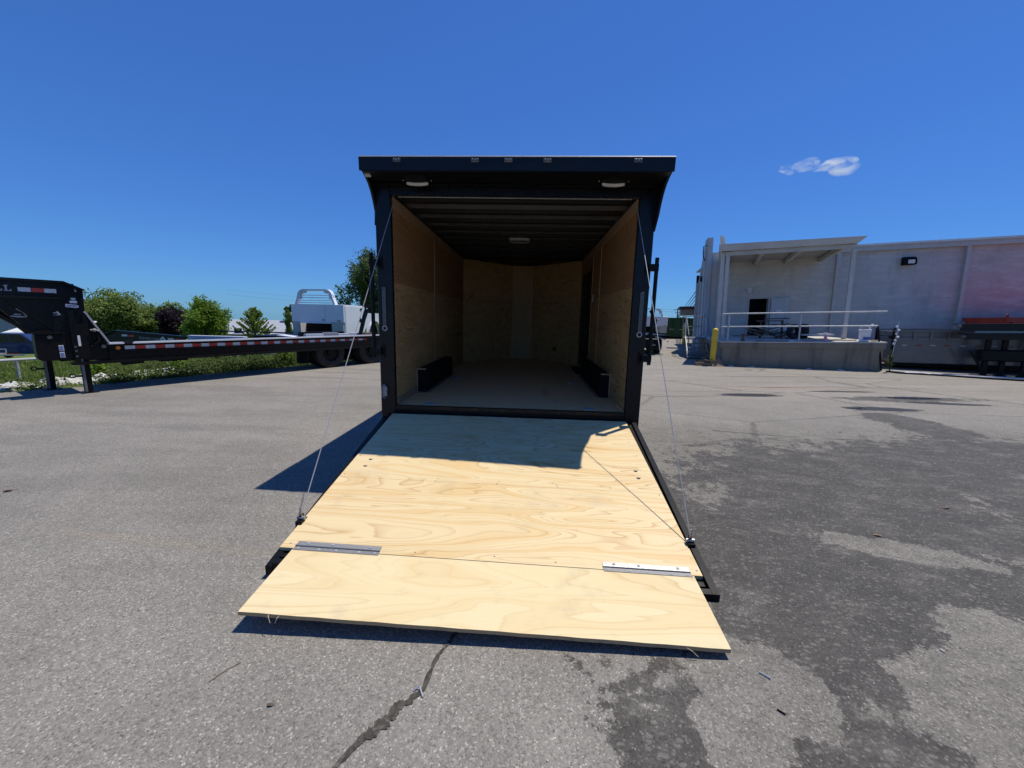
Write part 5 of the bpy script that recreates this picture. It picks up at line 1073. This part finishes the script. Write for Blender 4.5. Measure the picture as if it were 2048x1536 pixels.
# side bars, brackets, LED strips, striker
for s in (-1, 1):
    b = MB(); b.tube([(s*1.337, -.026, 1.06), (s*1.337, -.026, 2.05)], .018, 10); br = b.build('cam_bar', 'black_satin', tr, True)
    for z in (1.12, 1.96): b = MB(); b.box(s*1.262, s*1.352, -.048, -.0125, z-.032, z+.032); b.box(s*1.238, s*1.262, -.012, -.001, z-.06, z+.06); b.build('bracket', 'black_satin', br)
    x = s*1.232; b = MB(); b.box(x-.018, x+.018, -.014, -.001, 1.37, 1.74); tl = b.build('tail_light', 'clear_lens', tr, bevel=.003)
    for k in range(9): b = MB(); b.ball((x, -.0145, 1.40+.039*k), .009, 7, 4, sy=.5); b.build('led', 'clear_lens', tl)
    b = MB(); b.ring((x, -.008, 1.345), (0,1,0), .022, .006, 14, 6); b.build('lock_ring', 'sticker_grey', tr)
b = MB(); pts = [(-1.255+.0, -.012, .782), (-1.228, -.016, .755), (-1.228, -.016, .672), (-1.255, -.012, .645), (-1.28, -.016, .672), (-1.28, -.016, .755), (-1.255, -.012, .782)]; b.tube(pts, .007, 6); b.box(-1.272, -1.236, -.010, -.001, .665, .762); b.build('striker', 'steel', tr)
# ---- interior: floor, plywood sheets, trims
b = MB(); b.prism([(-WI, .062), (WI, .062), (WI, LN), (.24, 5.0), (-.24, 5.0), (-WI, LN)], 'z', ZF-.03, ZF); b.build('floor', 'floor_ply', tr)
SM = 1.79
for s in (-1, 1):
    ys = [.062, 1.699, 4.04] if s < 0 else [.062, 1.899, 2.60]
    for i in range(2):
        y0, y1 = ys[i]+.002, ys[i+1]-.002
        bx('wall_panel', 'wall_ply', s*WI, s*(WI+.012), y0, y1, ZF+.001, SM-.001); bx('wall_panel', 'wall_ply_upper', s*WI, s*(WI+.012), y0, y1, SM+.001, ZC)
    bx('top_trim', 'trim_ply', s*(WI-.012), s*(WI-.001), .064, LN-.02, ZC-.105, ZC-.002)
for y in (1.70,): bx('joint_strip', 'trim_ply', -WI+.001, -WI+.009, y-.022, y+.022, ZF+.002, ZC-.107)
for y in (1.90, 2.60): bx('joint_strip', 'wall_ply', WI-.009, WI-.001, y-.022, y+.022, ZF+.002, ZC-.107)
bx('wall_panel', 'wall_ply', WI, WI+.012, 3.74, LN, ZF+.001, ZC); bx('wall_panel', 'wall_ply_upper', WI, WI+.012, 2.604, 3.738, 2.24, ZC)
bx('base_trim', 'trim_ply', -WI+.001, -WI+.014, .064, .72, ZF+.001, ZF+.06)
dr = bx('side_door', 'black_satin', WI+.002, WI+.03, 2.72, 3.738, .60, 2.238)
b = MB(); b.box(WI-.014, WI+.001, 2.66, 2.72, .58, 2.30); b.box(WI-.014, WI+.001, 3.74, 3.80, .58, 2.30); b.box(WI-.014, WI+.001, 2.72, 3.74, 2.24, 2.30); b.build('door_frame', 'black_paint', dr)
b = MB(); b.tube([(WI-.05, 2.86, 1.28), (WI-.05, 2.98, 1.28)], .014, 8); b.box(WI-.045, WI, 2.84, 2.88, 1.25, 1.31); b.build('door_handle', 'black_paint', dr)
bx('light_switch', 'sticker_white', WI-.006, WI-.0005, 2.44, 2.50, 1.75, 1.85)
for s in (-1, 1):
    b = MB()
    for z in (.64, 1.2, 1.74, 1.84, 2.4):
        for k in range(9):
            y = .12+.2*k*2.2
            if y < 3.95 and not (s > 0 and 2.5 < y < 3.8): b.disc((s*(WI-.0002), y, z), (-s,0,0), .007, .002, 6)
    b.build('screw_row', 'sticker_grey', tr, kind='stuff')
# V nose
for s in (-1, 1):
    for z0, z1, m_ in ((ZF+.001, SM-.002, 'nose_ply'), (SM+.002, ZC, 'nose_ply')):
        b = MB(); x0, y0, x1, y1 = s*WI, LN+.002, s*.226, 5.0; b.hexa([(x0,y0,z0),(x1,y1,z0),(x1,y1+.014,z0),(x0,y0+.014,z0),(x0,y0,z1),(x1,y1,z1),(x1,y1+.014,z1),(x0,y0+.014,z1)]); b.build('nose_panel', m_, tr)
bx('nose_panel', 'nose_ply_vert', -.225, .225, 4.975, 4.99, ZF+.001, ZC-.001)
# wheel boxes
for s, y1 in ((-1, 2.35), (1, 2.55)):
    x0, x1 = (-WI+.002, -1.03) if s < 0 else (1.03, WI-.002)
    wbx = bx('wheel_box', 'black_flat', x0, x1, .75, y1, ZF+.001, ZF+.272)
    b = MB(); xe = x1 if s < 0 else x0; b.box(min(x0, x1), max(x0, x1), .735, .749, ZF+.272, ZF+.288); b.box(s*(WI-.003), s*(WI-.022), .728, .749, ZF+.002, ZF+.272); b.box(min(xe, xe-s*.04), max(xe, xe-s*.04), .735, y1, ZF+.0005, ZF+.004); b.box(min(x0, x1), max(x0, x1), .70, .749, ZF+.0006, ZF+.0045); b.build('trim_angle', 'trim_ply', wbx)
bx('floor_mat', 'black_flat', .98, 1.148, 2.7, 3.7, ZF+.001, ZF+.006)
for x, y in ((-.834, .13), (.817, .13), (-.86, 1.86), (.80, 1.77)):
    b = MB(); b.box(x-.055, x+.055, y-.035, y+.035, ZF+.0006, ZF+.006); d_ = b.build('tie_down_plate', 'sticker_grey', tr); q = MB(); q.ring((x, y, ZF+.012), (0,.15,1), .03, .006, 14, 6); q.build('tie_down_ring', 'steel', d_)
b = MB(); [b.box(*q) for q in ((-.14,.14,1.98,2.0,2.555,2.588), (-.14,.14,2.18,2.2,2.555,2.588), (-.14,-.12,2.0,2.18,2.555,2.588), (.12,.14,2.0,2.18,2.555,2.588))]; dl = b.build('dome_light', 'sticker_grey', tr); bx('lens', 'clear_lens', -.119, .119, 2.001, 2.179, 2.56, 2.585, parent=dl)
# ---- ramp door
def rz_(x, y): return .50 + (y+.03)*.2321 - .0217*x*max(0., -y/1.9)
def slab(b, x0, x1, y0, y1, th, dz=0., xa=None, xb=None):
    """piece of the ramp plane from y0 (hinge side) to y1; xa/xb are the x limits at y1"""
    xa = x0 if xa is None else xa; xb = x1 if xb is None else xb
    c = [(x0, y0), (x1, y0), (xb, y1), (xa, y1)]
    top = [(x, y, rz_(x, y)+dz) for x, y in c]; bot = [(x, y, z-th) for x, y, z in top]
    return b.hexa([bot[3], bot[2], bot[1], bot[0], top[3], top[2], top[1], top[0]])
rd = slab(MB(), -1.16, 1.16, -.045, -1.86, .035, -.021).build('ramp_door', 'black_satin', tr)
for y0, y1, la, lb, xa, xb in ((-.045, -1.094, 1.168, 1.212, 1.157, 1.19), (-1.0955, -1.785, 1.212, 1.238, 1.19, 1.206)):
    b = MB(); slab(b, -la, xa, y0, y1, .02, 0., -lb, xb); b.build('ramp_panel', 'ramp_ply', rd)
for s in (-1, 1):
    b = MB(); slab(b, min(s*1.212, s*1.252), max(s*1.212, s*1.252), -.06, -1.90, .05, .002 if s > 0 else -.0215); b.build('frame_rail', 'black_satin', rd)
    b = MB(); slab(b, min(s*1.166, s*1.211), max(s*1.166, s*1.211), -.06, -1.70, .055, -.021); b.build('frame_filler', 'black_flat', rd)
b = MB(); slab(b, -1.211, 1.211, -1.865, -1.898, .055, .0); slab(b, -1.211, 1.211, -1.80, -1.83, .05, -.022); b.build('end_rail', 'black_satin', rd)
# extension flap
def fz(x, y): t = (y+1.791)/(-2.268+1.791); return (rz_(x, -1.791)+.0015)*(1-t) + t*(.073 - .0235*x)
b = MB(); nx, ny = 24, 6; vs = []; fs = []
for lay in (0, 1):
    for j in range(ny+1):
        for i in range(nx+1):
            y = -1.791 + (-2.268+1.791)*j/ny; hw = 1.155 - .027*j/ny; x = -hw + 2*hw*i/nx; vs.append((x, y + (.0012*math.sin(x*23) if j == ny else 0), fz(x, y) + .002*math.sin(x*1.6+.4)*(j/ny) - .019*lay))
N1 = (nx+1)*(ny+1); q = lambda l, j, i: l*N1 + j*(nx+1) + i
for j in range(ny):
    for i in range(nx): fs.append((q(0,j,i), q(0,j+1,i), q(0,j+1,i+1), q(0,j,i+1))); fs.append((q(1,j,i), q(1,j,i+1), q(1,j+1,i+1), q(1,j+1,i)))
b.add(vs, fs); fs = []
b2 = len(b.f)
b.cur = 1
for i in range(nx): fs += [(q(0,ny,i), q(1,ny,i), q(1,ny,i+1), q(0,ny,i+1)), (q(0,0,i+1), q(1,0,i+1), q(1,0,i), q(0,0,i))]
for j in range(ny): fs += [(q(0,j,0), q(1,j,0), q(1,j+1,0), q(0,j+1,0)), (q(0,j+1,nx), q(1,j+1,nx), q(1,j,nx), q(0,j,nx))]
b.f += fs; b.mi += [1]*len(fs)
flp = b.build('flap', ['flap_ply', 'ply_edge'], rd)
for x, dx in ((-.985, .02), (-.93, -.012), (.93, .05)): b = MB(); z = fz(x, -2.268)-.006; b.tube([(x, -2.266, z), (x+dx*.5, -2.28, z-.006), (x+dx, -2.285, z-.028)], .0016, 5); b.build('splinter', 'pale_board', rd)
# steel hinges between ramp and flap
for x0, x1 in ((-1.15, -.645), (.65, 1.143)):
    b = MB(); slab(b, x0, x1, -1.735, -1.762, .003, .0035); c_ = b; y0, y1 = -1.774, -1.803
    top = [(x, y, fz(x, y)+.004) for x, y in ((x0, y0), (x1, y0), (x1, y1), (x0, y1))]; bot = [(x, y, z-.003) for x, y, z in top]; b.hexa([bot[3], bot[2], bot[1], bot[0], top[3], top[2], top[1], top[0]])
    hg = b.build('hinge', 'steel', rd)
    b = MB(); b.tube([(x0, -1.768, rz_(x0, -1.768)+.005), (x1, -1.768, rz_(x1, -1.768)+.005)], .006, 8); b.build('knuckle', 'steel', hg)
    for k, f in enumerate((.05, .3, .5, .77, .95)):
        x = x0+(x1-x0)*f; b = MB(); b.disc((x, -1.79, fz(x, -1.79)+.004), (0,0,1), .008, .002, 10); b.build('screw', 'sticker_grey', hg)
        if k % 2 == 0: x += .04*(1 if k == 0 else -1); b = MB(); b.disc((x, -1.748, rz_(x, -1.748)+.0035), (0,0,1), .008, .002, 10); b.build('screw', 'sticker_grey', hg)
# bolts and screws in the ramp
def screw(x, y, r, name='screw', mat='sticker_grey'): b = MB(); b.disc((x, y, rz_(x, y)+.0002), (0,.23,1), r, .0035 if r > .01 else .0012, 12); b.build(name, mat, rd)
for x, y in ((-1.064, -.852), (-1.07, -.945), (1.06, -.836), (1.061, -.925)): screw(x, y, .016, 'bolt', 'steel'); screw(x, y-.0005, .0085, 'bolt', 'black_flat')
for x, y in ((-.468, -1.06), (-.48, -1.085), (-.011, -1.06), (-.02, -1.085), (.423, -1.059), (.43, -1.08), (.82, -1.06), (-.441, -1.755), (.025, -1.745), (.38, -1.757), (-1.19, -1.75), (1.185, -1.75), (.86, -.3), (1.1, -.42), (-.9, -.3), (-1.17, -.8), (-1.185, -1.06), (1.165, -1.11)): screw(x, y, .006, 'screw', 'sticker_grey')
# cables
for s, xb, yb in ((-1, -1.231, -1.569), (1, 1.22, -1.552)):
    zb_ = rz_(xb, yb)
    b = MB(); p0 = Vector((s*1.135, .08, 2.555)); p1 = Vector((xb, yb, zb_+.035)); b.tube([p0.lerp(p1, f)+Vector((0, 0, -.006*math.sin(math.pi*f))) for f in np.linspace(0, 1, 9)], .0035, 6); cb = b.build('cable', 'cable_steel', tr)
    b = MB(); b.tube([p1+Vector((0,0,.06)), p1], .007, 6); b.build('ferrule', 'steel', cb)
    b = MB(); b.box(xb-.02, xb+.02, yb-.035, yb+.035, zb_-.03, zb_+.012); b.bar((xb, yb, zb_), (xb, yb+.01, zb_+.045), .012, .03); b.build('anchor', 'black_satin', cb); b = MB(); b.disc((xb-s*.026, yb, zb_+.022), (s,0,0), .012, .05, 8); b.build('bolt', 'steel', cb)
# door stop rods on the right post foot

# ================================================================== SMALL THINGS ON THE ASPHALT
def twig(name, label, pts, r, mat, cat): b = MB(); b.tube([(x, y, lot_z(x, y)+z) for x, y, z in pts], r, 5); return tag(b.build(name, mat), label, cat)
twig('grass_stem', 'thin dark dry stem lying on the asphalt left of the flap', [(-1.056,-2.534,.004),(-1.03,-2.485,.006),(-.995,-2.438,.004)], .0016, 'brown_scrap', 'stem')
twig('bent_wire', 'bent grey wire lying across the dark crack', [(-.226,-2.515,.004),(-.215,-2.504,.012),(-.205,-2.506,.012),(-.183,-2.54,.005)], .003, 'galv', 'wire')
def leaf(label, x, y, s, a, mat='brown_scrap'):
    b = MB(); n = 8; vs = [(0,0,.004)]; 
    for k in range(n): t = 2*math.pi*k/n; vs.append((s*math.cos(t), s*.5*math.sin(t), .004+.25*s*(math.sin(t)**2)+.1*s*(k % 3 == 0)))
    b.add(vs, [(0, 1+k, 1+(k+1) % n) for k in range(n)]); b.tube([(s*.9,0,.006),(s*1.8,.1*s,.008)], .0012, 4); o = b.build('dry_leaf', mat); o.location = (x, y, lot_z(x, y)); o.rotation_euler = (0, 0, a); tag(o, label, 'leaf')
leaf('curled brown leaf on the asphalt in front of the flap, left of the crack', -.752, -2.61, .013, .1); leaf('rust brown leaf at the left edge of the asphalt, far from the ramp', -3.97, -1.05, .03, .6, 'maroon'); leaf('pale orange leaf on the damp asphalt right of the ramp', 2.717, -1.126, .026, -.4, 'cardboard'); leaf('long dark leaf on the damp asphalt farther right', 3.67, -.63, .035, .1)
def stone1(label, x, y, s): b = MB(); stone(b, 0, 0, 0, s, .5); o = b.build('loose_stone', 'grit'); o.location = (x, y, lot_z(x, y)); o.rotation_euler = (0, 0, x*7); tag(o, label, 'stone')
stone1('flat pale stone on the asphalt, left of the flap corner', -1.70, -2.18, .016); stone1('larger pale stone alone on the asphalt left of the ramp', -2.13, -2.09, .015); stone1('white stone on the asphalt in the near left', -1.448, -2.603, .011); stone1('grey stone on the damp asphalt far right of the flap', 2.149, -2.152, .016)
twig('paint_chip', 'dark splinter on the damp asphalt right of the flap', [(1.22,-2.33,.004),(1.25,-2.36,.005)], .004, 'galv', 'splinter'); twig('dark_twig', 'dark twig on the pale patch near the lower right of the flap', [(1.195,-2.495,.004),(1.215,-2.515,.005)], .003, 'black_flat', 'twig')

# ================================================================== CLOUD
def cloud(label, puffs, seed):
    t = NT('cloud_vapour_%d' % seed); nt = t; t.n.remove(t.b)
    co = t.coord('Object'); v = t.mapping(co, scale=(.020, .020, .07), rot=(.0, .5, 0), loc=(seed, 0, 0))
    n = t.noise(v, 1.0, 8, .68, .6); d = t.ramp(n, [(.44, 0.), (.82, 1.)])
    pv = t.node('ShaderNodeVolumePrincipled'); pv.inputs['Color'].default_value = (.98, .98, 1, 1); pv.inputs['Anisotropy'].default_value = .2
    t.l.new(t.math('MULTIPLY', d, .075), pv.inputs['Density']); t.l.new(pv.outputs[0], t.n['Material Output'].inputs['Volume'])
    MAT['cloud%d' % seed] = t.m
    c = np.mean([p[:3] for p in puffs], 0); b = bmesh.new()
    for x, y, z, rx, rz in puffs:
        r_ = bmesh.ops.create_icosphere(b, subdivisions=3, radius=1.)
        for vv in r_['verts']: vv.co = Vector((x-c[0] + vv.co.x*rx, y-c[1] + vv.co.y*rx*.8, z-c[2] + vv.co.z*rz))
    me = bpy.data.meshes.new('cloud'); b.to_mesh(me); b.free(); me.materials.append(t.m); o = link('cloud', me); o.location = c
    tag(o, label, 'cloud')
cloud('small wispy white cloud in the blue sky above the warehouse', [(573, 994, 351, 16, 9), (582, 994, 343, 10, 6), (612, 997, 358, 24, 12), (628, 998, 367, 20, 10), (655, 1000, 356, 26, 7), (685, 1001, 366, 26, 11), (706, 1002, 370, 28, 10), (704, 1000, 352, 30, 13), (722, 1001, 360, 18, 8)], 1)
